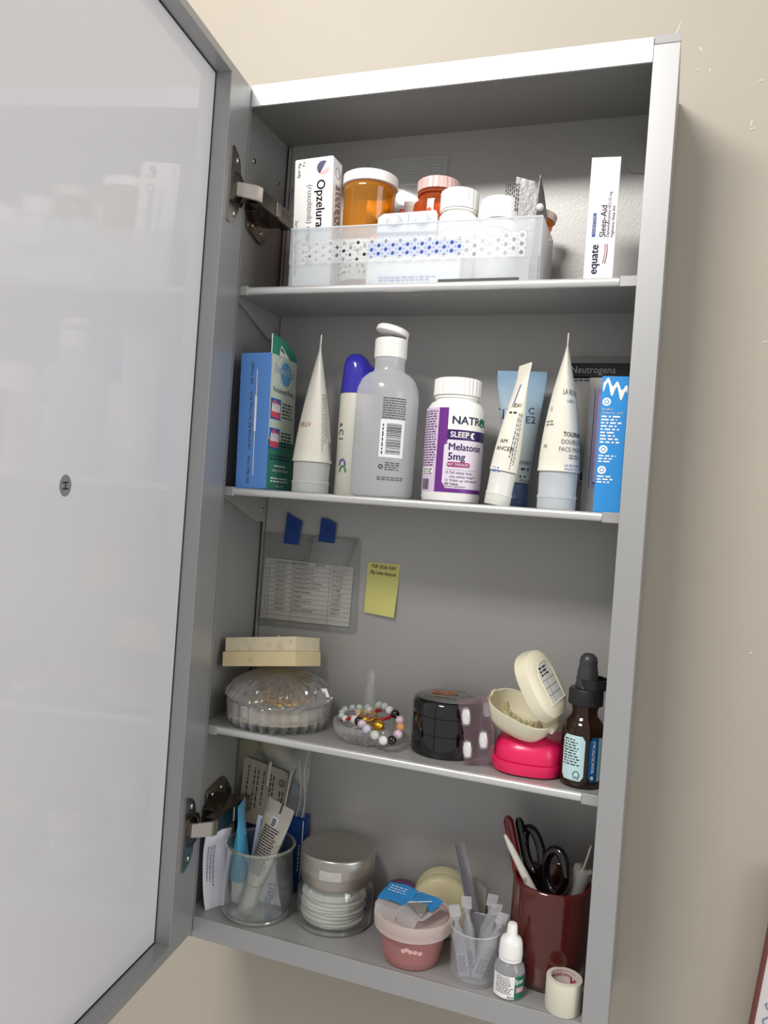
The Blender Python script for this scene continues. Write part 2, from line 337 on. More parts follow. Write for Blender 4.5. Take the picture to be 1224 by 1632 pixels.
# hinges (the same part twice)
def hinge(zc, flip):
    h = bpy.data.objects.new('hinge', None); link(h); h.parent = cab; h.empty_display_size = .01; h.location = (0, 0, zc * S)
    q = -1 if flip else 1
    def D2(u, z, k): p = Vector((19.2, -.8, 0)) + dd * u + nn * k; return (p.x, p.y, z)
    out = [(34, -31), (34, 31), (30, 33), (21, 29), (16, 24), (13, 14), (7, 12), (4, 6), (4, -6), (7, -12), (13, -14), (15, -22), (19, -28), (29, -33)]
    V = [D2(u, z, .1) for u, z in out] + [D2(u, z, 2.0) for u, z in out]; n = len(out)
    F = [tuple(range(n)), tuple(range(2 * n - 1, n - 1, -1))] + [(i, (i + 1) % n, n + (i + 1) % n, n + i) for i in range(n)]
    mk('cup_plate', V, F, NICKEL, h)
    V, F = [], []; n = 24; rings(V, F, [[D2(19 + r * math.cos(2 * PI * i / n), r * math.sin(2 * PI * i / n), k) for i in range(n)] for r, k in ((14, 2.0), (14, 2.6), (12.4, 2.7), (12, 2.15))], n)
    mk('hinge_cup', V, F, NICKEL_D, h, True)
    for dz in (-23, 23): screw(h, lambda a, b, k: D2(a, b, k + 2), 22, dz, 2.8)
    def seg(name, pts, hw, m, th):
        # a U-shaped arm segment: pts in plan (x,y), half height hw
        V, F = [], []; secs = []
        for i, (x, y) in enumerate(pts):
            a = Vector(pts[max(0, i - 1)]); b = Vector(pts[min(len(pts) - 1, i + 1)]); t = (b - a).normalized(); nx, ny = t.y, -t.x
            hh = hw[i] if isinstance(hw, (list, tuple)) else hw
            secs.append([(x, y, -hh), (x + nx * th, y + ny * th, -hh), (x + nx * th, y + ny * th, hh), (x, y, hh)])
        rings(V, F, secs, 4); o = mk(name, V, F, m, h)
        bm = bmesh.new(); bm.from_mesh(o.data); bmesh.ops.bevel(bm, geom=bm.edges[:], offset=.7 * S, segments=2, affect='EDGES'); bm.to_mesh(o.data); bm.free(); return o
    seg('knuckle', [(19.5, -19), (26, -14), (34.5, -6.5), (36, -1)], [6.2, 6.2, 6.6, 6.6], NICKEL, 3.5)
    seg('arm_housing', [(26, -3), (26, 62)], [7.2, 8.4], NICKEL_D, 10)
    box('adjusting_cam', 35.2, 37.4, 30, 37, -7, 7, NICKEL, h, 1)
    if not flip: text('DTC', pl((36.1, 0, 0), (0, 1, 0), (0, 0, 1)), 52, 1, 9, NICKEL_D, h, k=.15)
    box('mounting_plate', 11, 26, 14, 60, -6.5, 6.5, NICKEL_D, h, .8)
    fl = [(22, -8), (22, -17), (26, -20), (46, -25), (52, -25), (56, -22), (68, -8), (68, 8), (56, 22), (52, 25), (46, 25), (26, 20), (22, 17), (22, 8)]
    prism('wing_flange', fl, XL + .05, XL + 3, NICKEL_D, h, 'x', r=.5)
    for y, z in ((32, -13.5), (47, -16), (32, 13.5), (47, 16)): screw(h, pl((XL + 3, 0, 0), (0, 1, 0), (0, 0, 1)), y, z, 2.6)
hinge(668, False); hinge(104, True)


# ================================================================== TOP SHELF
z = Z1 + .4
BK = clear('bin_plastic', (.95, .965, .98), .3, .8, .34, (.86, .88, .9))
bn = T('perforated_bin', 'long translucent plastic bin with a band of round holes, on the top shelf', 'bin', (174, 12, z))
# local x -112..112, y 0..62, height 53; walls lean out slightly
h0, h1 = 21, 42
V, F = [], []
bx(V, F, -110.5, 110.5, .4, 1.7, 1.2, h0); bx(V, F, -112, 112, .4, 1.7, h1, 53); bx(V, F, -112, -102, .4, 1.7, h0, h1); bx(V, F, 99.5, 112, .4, 1.7, h0, h1)
mk('front_wall', V, F, BK, bn)
def hole_plate(name, x0, x1, z0, z1, y0, y1, cols, rows, r, m, parent):
    V, F = [], []; cw = (x1 - x0) / cols; ch = (z1 - z0) / rows; n = 16
    for c in range(cols):
        cells = [(z0 + i * ch, ch) for i in range(rows)] if c % 2 == 0 else [(z0 + (i + .5) * ch, ch) for i in range(rows - 1)]
        xa = x0 + c * cw
        if c % 2: bx(V, F, xa, xa + cw, y0, y1, z0, z0 + ch / 2); bx(V, F, xa, xa + cw, y0, y1, z1 - ch / 2, z1)
        for (za, hh) in cells:
            b = len(V); cx_, cz_ = xa + cw / 2, za + hh / 2
            for y in (y0, y1):
                for i in range(n):
                    t = 2 * PI * (i + .5) / n; V.append((cx_ + r * math.cos(t), y, cz_ + r * math.sin(t)))
                for i in range(n):
                    t = 2 * PI * (i + .5) / n; s_ = 1 / max(abs(math.cos(t)), abs(math.sin(t))); V.append((cx_ + cw / 2 * max(-1, min(1, math.cos(t) * s_)), y, cz_ + hh / 2 * max(-1, min(1, math.sin(t) * s_))))
            for i in range(n):
                j = (i + 1) % n
                F += [(b + i, b + j, b + n + j, b + n + i), (b + 2 * n + j, b + 2 * n + i, b + 3 * n + i, b + 3 * n + j), (b + j, b + i, b + 2 * n + i, b + 2 * n + j)]
    return mk(name, V, F, m, parent)
hole_plate('perforated_band', -102, 99.5, h0, h1, .2, 2.0, 31, 3, 1.75, mat('milky_band', 'e6eaee', .35, alpha=.42), bn)
V, F = [], []; bx(V, F, -112, -110.7, 1.7, 61, 1.2, 53); mk('end_wall', V, F, BK, bn)
V, F = [], []; bx(V, F, 110.7, 112, 1.7, 61, 1.2, 53); mk('end_wall', V, F, BK, bn)
V, F = [], []; bx(V, F, -112, 112, 61, 62.3, 1.2, 53); mk('rear_wall', V, F, BK, bn)
V, F = [], []; bx(V, F, -110, 110, 1, 61.5, 0, 1.2); mk('base', V, F, BK, bn)
V, F = [], []; tubeV(V, F, [(-111.8, .6, 52.9), (111.8, .6, 52.9), (111.8, 61.8, 52.9), (-111.8, 61.8, 52.9)], .9, 8, True); mk('rim', V, F, clear('bin_rim', (.9, .92, .95), .3, 1, .75, (.9, .92, .94)), bn)
BF = pl((0, .4, 0)); patch('dark_label', BF, 28, 96, 1.0, 4.2, mat('dark_label', '3b3b3d', .5), bn)
zb = z + 1.5
# white carton with vertical name
def carton(name, label, loc, wd, dp, ht, m, yaw=0, rot=None, cat='box'):
    t = T(name, label, cat, loc, yaw, rot=rot); box('carton', -wd / 2, wd / 2, 0, dp, 0, ht, m, t, .5, 2)
    return t, pl((0, 0, 0)), pl((wd / 2, 0, 0), (0, 1, 0))
t, f, r_ = carton('cream_carton', 'white carton with large dark blue sideways name, standing at left end of the bin', (83.6, 15, zb), 37.6, 20, 115, CARD, rot=(0, -2.6, 0))
text('Opzelura', f, 7, 74, 11.4, NAVY, t, -90, .012); text('(ruxolitinib) cream 1.5%', f, -3.2, 56, 7.4, GREYP, t, -90)
text('5 g', f, -9.5, 113, 3.6, BLACK, t, -90, align='LEFT'); text('Rx only', f, -14, 112, 4.4, BLACK, t, -90, align='LEFT')
text('Samples - Topical Use Only', f, -15.5, 36, 4.4, GREYP, t, -90)
flat('dark_crescent', f, [(9 + 6 * math.cos(a), 106 + 6 * math.sin(a)) for a in [math.radians(x) for x in range(60, 250, 10)]], NAVY, t)
flat('pink_crescent', f, [(9.5 + 5.6 * math.cos(a), 104.8 + 5.2 * math.sin(a)) for a in [math.radians(x) for x in range(215, 380, 12)]], mat('rose_print', 'e3a5ab', .5), t)
disc('ring_mark', r_, 10, 103, 5, GREYP, t, r2=4.4); fine(r_, 15, 92, 85, 4, 2.6, BLACK, t, ang=-90, seed=4); text('opzelura', r_, 5, 60, 4.4, NAVY, t, -90)
box('tuck_flap', -18, 18, -.25, .3, 113.2, 115.3, CARD, t, .2, 1)
# amber vial with white lid
AMB = mat('amber_plastic', 'd88a16', .12, trans=.75, ior=1.3, coat=.3); AMBER = clear('amber_wall', (.88, .42, .02), .05, 1.6, .35, (.95, .5, .03))
def lid(name, r, z0, z1, m, parent, ribs=0, dome=.8, c=(0, 0), n=72, depth=.03):
    mod = (lambda a, k, zz: 1 + (depth * (math.cos(a * ribs) > 0) if k in (1, 2, 3) else 0)) if ribs else None
    return lathe(name, [(r * .9, z0), (r, z0 + .01), (r, z0 + .6), (r, z1 - 1), (r * .94, z1), (r * .3, z1 + dome), (0.02, z1 + dome)], m, parent, n, mod, c=c)
t = T('amber_vial', 'widest amber pill vial with a flat white lid, beside the tall white carton', 'vial', (122, 45, zb))
lathe('vial_body', [(21, 0), (22.5, 1), (23.2, 88), (24, 90), (24, 93), (23, 95)], AMBER, t); lid('vial_lid', 25.2, 96.4, 106, WHITE, t, dome=1.2)
patch('pharmacy_label', cy(22.9, 0), -30, 18, 8, 44, mat('label_paper', 'e9e6dc', .6), t, .2, 16)
fine(cy(23.1, 0), -26, 40, 38, 6, 5, BLACK, t, seed=8)
# second vial
t = T('amber_vial', 'amber bottle with a pale pink ribbed lid, right of the zip bag', 'vial', (184, 55, zb))
RB = clear('red_amber_wall', (.8, .2, .03), .05, 1.6, .4, (.8, .2, .05))
lathe('vial_body', [(20, 0), (22, 2), (22, 76), (21.5, 80), (17.5, 84), (17, 87), (18.6, 88), (18.6, 90), (17, 91)], RB, t); lid('vial_lid', 18.6, 91.5, 102, mat('rosy_lid', 'd9b9b4', .3, coat=.3), t, 30)
t = T('pill_bottle', 'white bottle with a ribbed white cap, in the middle of the bin', 'bottle', (209, 38, zb))
lathe('bottle_body', [(18, 0), (20, 2), (20, 54), (18.5, 60), (15, 64), (14.6, 67)], WHITE, t); lid('bottle_cap', 16.2, 67.5, 84.4, WHITE, t, 26)
lathe('neck_ring', [(14.6, 65.4), (16.3, 65.6), (16.3, 66.8), (14.6, 67.2)], WHITE, t, c=(0, 0))
t = T('pill_bottle', 'white bottle with a smooth white cap, left of the silver foil packet', 'bottle', (245, 36, zb))
lathe('bottle_body', [(17, 0), (18, 2), (18, 50), (14, 56)], WHITE, t); lid('bottle_cap', 15.6, 56.5, 74.5, WHITE, t, dome=1)
# amber vial lying behind the foil
t = T('amber_vial', 'small orange vial leaning behind the silver foil packet at right end of the bin', 'vial', (262.5, 54, zb + 3), up=(.26, .12, 1))
lathe('vial_body', [(7.5, 0), (8.3, 1), (8.8, 66)], clear('orange_wall', (.95, .45, .08), .05, 1.5, .5, (.95, .42, .06)), t, 32); lid('vial_lid', 9.8, 65, 71.5, mat('pale_lid', 'e7cfc6', .35), t, 20, n=40)
# zip bag
ZB = clear('zip_bag_film', (.95, .96, .96), .12, 2.0, .17)
def sheet(name, mp, w_, h_, m, parent, nu=14, nv=14, wav=1.2, seed=1, th=0):
    rn = random.Random(seed); ph = [rn.uniform(0, 6) for _ in range(6)]; V, F = [], []
    layers = (0,) if not th else (0, th)
    for k0 in layers:
        for j in range(nv + 1):
            for i in range(nu + 1):
                u, v = w_ * (i / nu - .5), h_ * j / nv
                k = wav * (math.sin(u / w_ * 5 + ph[0]) * .5 + math.sin(v / h_ * 7 + u / w_ * 4 + ph[1]) * .35 + math.sin(v / h_ * 17 + ph[2] + u / w_ * 9) * .15)
                V.append(mp(u, v, k + k0))
    W_ = nu + 1; nvt = W_ * (nv + 1)
    for L in range(len(layers)):
        F += [(L * nvt + j * W_ + i, L * nvt + j * W_ + i + 1, L * nvt + (j + 1) * W_ + i + 1, L * nvt + (j + 1) * W_ + i) for j in range(nv) for i in range(nu)]
    if th:
        e = [i for i in range(W_)] + [j * W_ + nu for j in range(1, nv + 1)] + [nv * W_ + i for i in range(nu - 1, -1, -1)] + [j * W_ for j in range(nv - 1, 0, -1)]
        F += [(e[i], e[(i + 1) % len(e)], nvt + e[(i + 1) % len(e)], nvt + e[i]) for i in range(len(e))]
    return mk(name, V, F, m, parent, True, 60)
t = T('zip_bag', 'clear ridged zip bag standing against the cabinet back, behind the amber vials', 'bag', (141, 80, zb + 8), rot=(-4, 0, 0))
sheet('film', pl((0, 0, 0)), 77, 135, ZB, t, 20, 30, 2.4, 3, .25); sheet('film', pl((0, 3, 0)), 77, 133, ZB, t, 20, 30, 2.0, 9, .2)
for i in range(6): tube('zip_ridge', [(x, -1.2 - .6 * math.sin(x / 15), 124 - i * 2.9 + 1.5 * math.sin(x / 24 + .8)) for x in range(-37, 38, 5)], .38, clear('ridge', (.9, .9, .9), .1, 2, .4), t, 5)
tube('seal_line', [(x, -1.5, 108 - .04 * abs(x)) for x in range(-37, 38, 6)], .55, clear('ridge2', (.9, .9, .9), .1, 2, .6), t, 5)
t = T('capsule_pack', 'clear pocket of pink capsules with a pale paper tag, between the amber vials', 'pack', (156, 66, zb + 30))
sheet('paper_tag', pl((3, 0, 0)), 22, 62, mat('tag_paper', 'd7d5cd', .5), t, 6, 6, .4, 2, .3)
patch('clear_pocket', pl((-6, -1.2, 0)), -11, 9, 30, 58, clear('pocket', (.95, .93, .93), .08, 2, .1), t, .1)
for i, (x, z_, c) in enumerate(((-8, 50, 'c85a4e'), (-3, 47, 'd67a68'), (-7, 42, 'e58a4a'), (-2, 39, 'b0424a'), (-9, 35, '8e3a44'))):
    loft('capsule', [(-3.5, .3, .3), (-3, 2, 2), (-1, 2.9, 2.9), (1, 2.9, 2.9), (3, 2, 2), (3.5, .3, .3)], mat('capsule_' + 'abcde'[i], c, .15, coat=.5), t, 16).location = (x * S, -3.6 * S, z_ * S)
# blister with two bubbles standing in the bin
t = T('blister_pack', 'silver blister strip with two clear bubbles, standing at the front of the bin', 'blister pack', (168, 20.5, zb + 6), yaw=1)
BLF = mat('blister_face', 'a4abb8', .3, .35)
prism('foil_sheet', [(-28, 0), (27, 0), (27, 55), (25, 58.5), (-22, 57.5), (-26.5, 54)], 0, .5, BLF, t, 'y')
for x in (-11.5, 14):
    loft('pill_bubble', [(-.3, 7.2, 6.6), (1.5, 6.8, 6.2), (3.4, 5.2, 4.8), (3.9, 2.5, 2.2)], clear('bubble', (.96, .97, .98), .03, 2.5, .12), t, 24).matrix_local = Matrix.Translation((x * S, 0, .050)) @ Matrix.Rotation(PI / 2, 4, 'X')
    loft('pill', [(-.2, 4.2, 3.6), (1, 4.6, 4), (2, 3.5, 3)], WHITE, t, 20).matrix_local = Matrix.Translation((x * S, -.0002, .050)) @ Matrix.Rotation(PI / 2, 4, 'X')
box('tear_line', 1.1, 1.5, -.15, 0, 2, 57, GREYP, t)
# box seen through the holes
t, f, r_ = carton('medicine_box', 'blue banded white medicine box lying inside the bin, seen through its holes', (178, 14.8, zb), 84, 3, 37, CARD)
patch('blue_band', f, -41.6, 41.6, 24.5, 36.5, mat('blue_band', '2f62c4', .45), t); fine(f, -30, 6, 60, 2, 2.4, mat('blue_ink', '4a76c8', .5), t)
# foil packet
t = T('foil_packet', 'folded silver foil packet with grey print, standing at right end of the bin', 'packet', (268, 31, zb), yaw=10)
prism('foil_panel', [(-10, 0), (5.5, 0), (7, 62), (6, 88), (-9.5, 92)], 0, .6, FOIL, t, 'y'); fine(pl((0, 0, 0)), -7, 86, 30, 7, 1.7, BLACK, t, ang=-90, seed=2, k=.4); fine(pl((0, 0, 0)), -7.5, 50, 30, 5, 1.7, GREYP, t, ang=-90, seed=3, k=.4)
V = [(6.5, 0, 20), (15, 12, 20), (17.5, 12, 64), (13.5, 6, 82), (9.8, 1, 94), (6.5, 0, 62)]; V += [(x + .5, y + .3, z_) for x, y, z_ in V]; n = 6
mk('folded_panel', V, [tuple(range(6)), tuple(range(11, 5, -1))] + [(i, (i + 1) % n, n + (i + 1) % n, n + i) for i in range(n)], FOIL, t)
ball('pill_bubble', (11.5, 1.2, 67), 3.2, mat('bubble_white', 'dedede', .25), t)
# sleep carton
t, f, r_ = carton('tablet_carton', 'slim white carton with navy sideways lettering, alone at right of the top shelf', (332.2, 12, z), 22.3, 20, 96.5, CARD, yaw=5)
text('equate', f, -4, 4.5, 8.6, NAVY, t, 90, .02, 'LEFT'); text('Sleep-Aid', f, 1.2, 33.5, 6.6, NAVY, t, 90, .004, 'LEFT'); text('Diphenhydramine HCl 25 mg', f, 5, 33.5, 3, NAVY, t, 90, 0, 'LEFT'); text('Nighttime Sleep-Aid', f, 8.3, 33.5, 3, NAVY, t, 90, 0, 'LEFT')
patch('navy_tag', f, -8.2, -3.2, 34, 52.5, mat('blue_tag', '2b4c9c', .5), t, .2, r=1.2); text('NIGHTTIME', f, -5.7, 43.2, 2.9, WPRINT, t, 90, .01)
for dx, c in ((0, 'c2404e'), (1.6, '29285a')): tube('swoosh', [(2.6 + dx + 1.2 * math.sin(a / 2.8), -.25, 13 + a * 2.2) for a in range(8)], .28, mat('swoosh' + c, c, .5), t, 5)
# ================================================================== SECOND SHELF
z = Z2 + .4
t = T('floss_carton', 'blue and green floss carton with a hang tab, at left end of the second shelf', 'box', (40.5, 10, z), rot=(0, -1.6, 0))
BLU = mat('floss_blue', '5b8fd6', .45); GRN = mat('floss_green', '35806c', .5); PALE = mat('floss_pale', 'c5d0c4', .5)
box('carton', -15.5, 15.5, 0, 52, 0, 123, BLU, t, .5, 2)
f = pl((0, 0, 0)); r_ = pl((15.5, 0, 0), (0, 1, 0))
patch('green_panel', r_, .4, 51.6, .6, 56, GRN, t, .12); patch('pale_panel', r_, .4, 51.6, 45, 122.6, PALE, t, .16)
text('Soft Nylon Floss      Extra-Thick, Soft Yarn Proxy Brush      Stiff Threader', f, -3, 60, 3.7, WPRINT, t, 90, .01)
patch('white_line', f, 1.5, 2.2, 12, 108, WPRINT, t, .2); patch('brush_bar', f, .8, 2.9, 52, 84, WPRINT, t, .25)
prof = [(.3, 122.5), (.3, 140)] + [(.3 + 51.4 * math.sin(a), 122.5 + 17.5 * math.cos(a) ** 1.0) for a in [math.radians(q) for q in range(10, 91, 10)]]
prism('hang_tab', prof, 15.0, 15.6, mat('tab_green', '2f8a70', .5), t, 'x'); tube('tab_edge', [(15.3, .2, 122.5), (15.3, .2, 140)], .45, WHITE, t, 5)
flat('hang_slot', r_, [(15, 123), (15.5, 128), (18, 133), (21, 131), (27, 127.5), (36, 123)], WHITE, t, .3); flat('slot_shadow', r_, [(17, 128), (18, 131), (24, 127), (25, 125.5)], BLACK, t, .4)
disc('blue_oval', r_, 30, 108, 11, mat('oval_blue', '58a0d8', .4), t, .3); disc('oval_ring', r_, 28, 108, 15, WPRINT, t, .25, r2=14.2)
text('ProxySoft', r_, 27, 110, 11.5, NAVY, t, 0, .035, sx=.85, k=.4); text('ProxySoft', r_, 27, 110, 11.5, mat('pale_letter', 'cfe4f2', .5), t, 0, 0, sx=.85, k=.5); text('Periodontal Floss', r_, 26, 91, 6.6, NAVY, t, 0, .008, sx=.88)
for v in (64, 37):
    patch('blue_photo', r_, 2, 22, v, v + 19, mat('photo_blue', '2f5fa8', .4), t, .3)
    flat('gum', r_, [(3, v + 2), (20, v + 1), (21, v + 9), (3, v + 10)], mat('gum_pink', 'cf4f68', .4), t, .35); flat('gum', r_, [(4, v + 15), (10, v + 18), (20, v + 14), (19, v + 12)], mat('gum_pink', 'cf4f68', .4), t, .35)
    for i in range(5): flat('tooth', r_, [(4 + i * 3.4, v + 7), (6.8 + i * 3.4, v + 7), (7 + i * 3.3, v + 13.5), (5 + i * 3.3, v + 15)], WHITE, t, .4)
    fine(r_, 25, v + 16, 24, 5, 3.1, BLACK, t, seed=v)
fine(r_, 5, 31, 42, 2, 3, NAVY, t, seed=5); fine(r_, 14, 22, 22, 1, 3, WPRINT, t); text('www.proxysoft.com', r_, 26, 18, 3.8, WPRINT, t); text('Made in USA', r_, 26, 3.5, 3, WPRINT, t); fine(r_, 8, 10.5, 36, 2, 2.8, WPRINT, t, seed=12)
# ---- squeeze tubes
def squeeze(t, cap, r, Ht, cw, body, capm, fin=7, cap_r=None, e=1.35, ring=True, dip=0, caps=None, stretch=1):
    cr = cap_r or r * .94
    lathe('screw_cap', [(cr * .95, 0), (cr, .8), (cr, cap * .3), (cr * 1.03, cap * .31), (cr * 1.03, cap * .36), (cr * .98, cap * .4), (cr * 1.0, cap - .5), (cr * .9, cap)], capm, t, 48)
    secs = []
    def fn(v):
        q = max(0, min(1, (v - cap) / (Ht - fin - cap))); return r + (cw / 2 - r) * q ** stretch, r * (1 - q ** e) + .7 * q
    if ring: secs.append((cap + .3, r * .9, r * .9)); secs.append((cap + .8, r * 1.02, r * 1.02)); secs.append((cap + 2.6, r * 1.02, r * 1.02))
    for i in range(16):
        v = cap + 3 + (Ht - fin - cap - 3) * i / 15; a, b = fn(v); secs.append((v, a, b))
    secs += [(Ht - fin + 1, cw / 2, .55, 6), (Ht, cw / 2, .5, 6)]
    loft('tube_body', secs, body, t, 48, sharp=50); return fn
CAPF = clear('frosted_cap', (.92, .93, .91), .35, .8, .8, (.97, .98, .95))
t = T('cream_tube', 'cream white squeeze tube with frosted cap, beside the green carton', 'tube', (89.5, 32, z), rot=(0, 0, 26 + 90))
fn = squeeze(t, 27, 17.6, 139, 50, CREAM_TUBE, CAPF, 9)
fine(el(fn, 17.6, -14), -6, 88, 52, 5, 2.2, mat('pale_grey_print', '9a9a98', .6), t, ang=-90, seed=1, k=.35, h=.8); barcode(el(fn, 17.6, -18), -4, 5, 30, 46, GREYP, t, True)
text('ERUV', el(fn, 17.6, -128), 0, 60, 6, mat('rust_ink', 'c07a56', .5), t, k=.35)
# spray can
t = T('spray_can', 'slim white spray can with a glossy blue violet cap, behind the clear bottle', 'spray can', (119.6, 56, z), yaw=22)
lathe('can_body', [(15, 0), (15.7, 1), (15.7, 92), (15.2, 93.5)], WARMW, t)
VIO = mat('violet_cap', '3a35b8', .14, coat=.6, sub=.05)
loft('spray_cap', [(93.6, 15.8, 15.8), (104, 15.4, 15.4), (113, 14.6, 14.8), (120, 13, 13.6, 2, -1.5, 0), (126, 10.5, 11, 2, -2.5, 0), (130, 6, 7, 2, -3, 0), (131, 1, 1, 2, -3, 0)], VIO, t, 40)
loft('nozzle_hood', [(104, 5, 8, 2, 9.5, 0), (113, 6.5, 8, 2, 9, 0), (119, 6, 7, 2, 9, 0), (122, 2.5, 3, 2, 9, 0)], VIO, t, 28)
text('a C I', cy(15.7, -52), 0, 58, 8, BLACK, t, -90, .01, k=.3)
for a0, c in ((0, '6d5aa8'), (3, '4a8f6c')): tube('swirl', [(cy(15.9, -24)(-3.5 + a0 * .3 + 3 * math.cos(q), 27 - a0 * 2 + 5.5 * math.sin(q), .1)) for q in [i * .35 for i in range(10)]], .8, mat('swirl' + c, c, .5), t, 6)
fine(cy(15.7, 38), -6, 78, 60, 3, 2.4, GREYP, t, ang=-90, seed=9)
# clear flip cap bottle
t = T('flip_cap_bottle', 'half full frosted clear bottle with an open white flip cap, on the second shelf', 'bottle', (158.6, 30, z), yaw=19)
CB = clear('frosted_bottle', (.93, .94, .95), .16, 1.0, .5, (.97, .98, 1))
prof = [(23, 0), (26.2, 1.5), (27.4, 5), (27.5, 88), (26.6, 95), (23.5, 102.5), (18.5, 107.5), (14.2, 109.5), (13.2, 112), (13.2, 123)]
lathe('bottle_body', prof, CB, t, 64)
lathe('liquid', [(22, 1.5), (25.6, 4), (26, 8), (26, 64), (25.9, 64.4), (.02, 64.4)], clear('gel', (.93, .94, .94), .1, .6, .25, (.85, .86, .87)), t, 48)
lathe('cap_base', [(13, 121.5), (14.3, 121.8), (14.3, 137.5), (13.4, 138.6), (4.5, 138.6), (4, 141), (.02, 141)], WHITE, t, 48)
lidp = lathe('flip_lid', [(14.4, 0), (14.9, .6), (14.4, 4.4), (12.5, 5.8), (.02, 6.2)], WHITE, t, 40)
lidp.matrix_local = Matrix.Translation((.0, .0, .1435)) @ Matrix.Rotation(math.radians(13), 4, 'Y') @ Matrix.Translation((0, 0, 0))
box('hinge_strap', 12.4, 14, -3, 3, 133, 142, WHITE, t, .5)
mpb = cy(27.6); patch('white_label', mpb, -4, 17.5, 34, 66, mat('label_white', 'eceeee', .5), t, .15, 12); barcode(mpb, 1.5, 14.5, 37, 63, BLACK, t, True, nb=30); fine(mpb, -1.5, 62, 26, 1, 2, BLACK, t, ang=-90)
fine(mpb, -3, 84, 21, 9, 2.05, mat('dim_print', '55575a', .6), t, ragged=.05, dens=1, seed=2); disc('recycle_mark', mpb, -1.5, 26, 1.9, BLACK, t, r2=1.1); fine(mpb, 2, 29.5, 15, 4, 1.9, mat('dim_print', '55575a', .6), t); fine(mpb, -4, 17, 24, 2, 1.8, mat('dim_print', '55575a', .6), t, ragged=.05)
# melatonin bottle
t = T('supplement_bottle', 'white tablet bottle with ribbed cap and purple label, in the middle of the second shelf', 'bottle', (220.6, 33, z), yaw=15)
lathe('bottle_body', [(22, 0), (24.2, 1), (24.8, 4), (24.8, 74), (24, 79), (21.5, 83.5), (18, 85.5), (17.6, 91)], WHITE, t, 64)
lathe('safety_ring', [(17.6, 87.4), (19, 87.6), (19, 89.2), (17.6, 89.4)], WHITE, t, 48); lid('screw_cap', 19.4, 90, 104.6, WHITE, t, 30, .4, n=120, depth=.035)
mpb = cy(24.9); LIL = mat('lilac_label', 'dcc8de', .4); PUR = mat('purple_label', '6d2a86', .4)
patch('wrap_label', mpb, -38, 38, 8, 78, LIL, t, .12, 40); patch('purple_stripe', mpb, -14.5, -5.5, 8, 78, PUR, t, .2, 6); patch('purple_base', mpb, -14.5, 38, 8, 11.6, PUR, t, .22, 26)
patch('white_field', mpb, -6, 38, 60, 78, WHITE, t, .24, 24); patch('violet_bar', mpb, -6, 38, 51.5, 60, mat('deep_violet', '35195c', .4), t, .26, 24); patch('pale_field', mpb, -8, 38, 11.4, 51.5, mat('pale_lilac', 'e3d9e6', .4), t, .25, 24, 8, 3)
text('NATR', mpb, -3, 67.5, 9.2, mat('ink_navy', '1c2345', .5), t, 0, .024, 'LEFT', sx=1.05, k=.4); disc('green_dot', mpb, 26, 67.5, 3.8, mat('leaf_green', '1e6b4a', .4), t, .4); text('L', mpb, 32, 67.5, 9.2, mat('ink_navy', '1c2345', .5), t, 0, .024, k=.4)
text('SLEEP', mpb, -3.5, 55.7, 6.4, WPRINT, t, 0, .024, 'LEFT', k=.4)
flat('moon_mark', mpb, [(16.5 + 2.7 * math.cos(math.radians(a)), 55.7 + 2.7 * math.sin(math.radians(a))) for a in range(60, 301, 20)] + [(16.6, 54.4), (15.7, 55.7), (16.6, 57)], WPRINT, t, .4)
text('Melatonin', mpb, -4.5, 45.5, 8.2, mat('deep_violet', '35195c', .4), t, 0, .022, 'LEFT', k=.4, sx=.95); text('5mg', mpb, -4.5, 37.5, 8.6, mat('deep_violet', '35195c', .4), t, 0, .022, 'LEFT', k=.4)
patch('magenta_tag', mpb, -5, 15, 29, 33.2, mat('magenta_tag', 'a02d74', .4), t, .35, 8, 4, 1.4); text('FAST DISSOLVE', mpb, 4, 31.1, 2.7, WPRINT, t, k=.45, bold=.01); patch('thin_rule', mpb, -5, 22, 26.6, 26.9, GREYP, t, .35, 8)
text('Fall asleep faster,', mpb, -2, 24.4, 3.1, mat('deep_violet', '35195c', .4), t, 0, 0, 'LEFT', k=.4); text('stay asleep longer*', mpb, -2, 21.2, 3.1, mat('deep_violet', '35195c', .4), t, 0, 0, 'LEFT', k=.4); text('Wake up refreshed*', mpb, -2, 18, 3.1, mat('deep_violet', '35195c', .4), t, 0, 0, 'LEFT', k=.4)
for v in (24.4, 18): disc('bullet_ring', mpb, -4.2, v, 1.1, mat('deep_violet', '35195c', .4), t, .4, r2=.8)
text('200 Tablets', mpb, -6, 15, 2.5, BLACK, t, 0, .01, 'LEFT', k=.5); text('DIETARY SUPPLEMENT', mpb, -6, 12.8, 1.8, BLACK, t, 0, 0, 'LEFT', k=.5)
fine(mpb, -34, 75, 18.5, 22, 2.15, mat('purple_ink', '5d3f70', .5), t, seed=6, ragged=.12); patch('white_box', mpb, -31, -17, 22, 28, WHITE, t, .25, 6); fine(mpb, -30, 26.5, 12, 3, 1.8, BLACK, t, ragged=.05, k=.3); barcode(mpb, -31, -21, 9.5, 18.5, BLACK, t, nb=14)
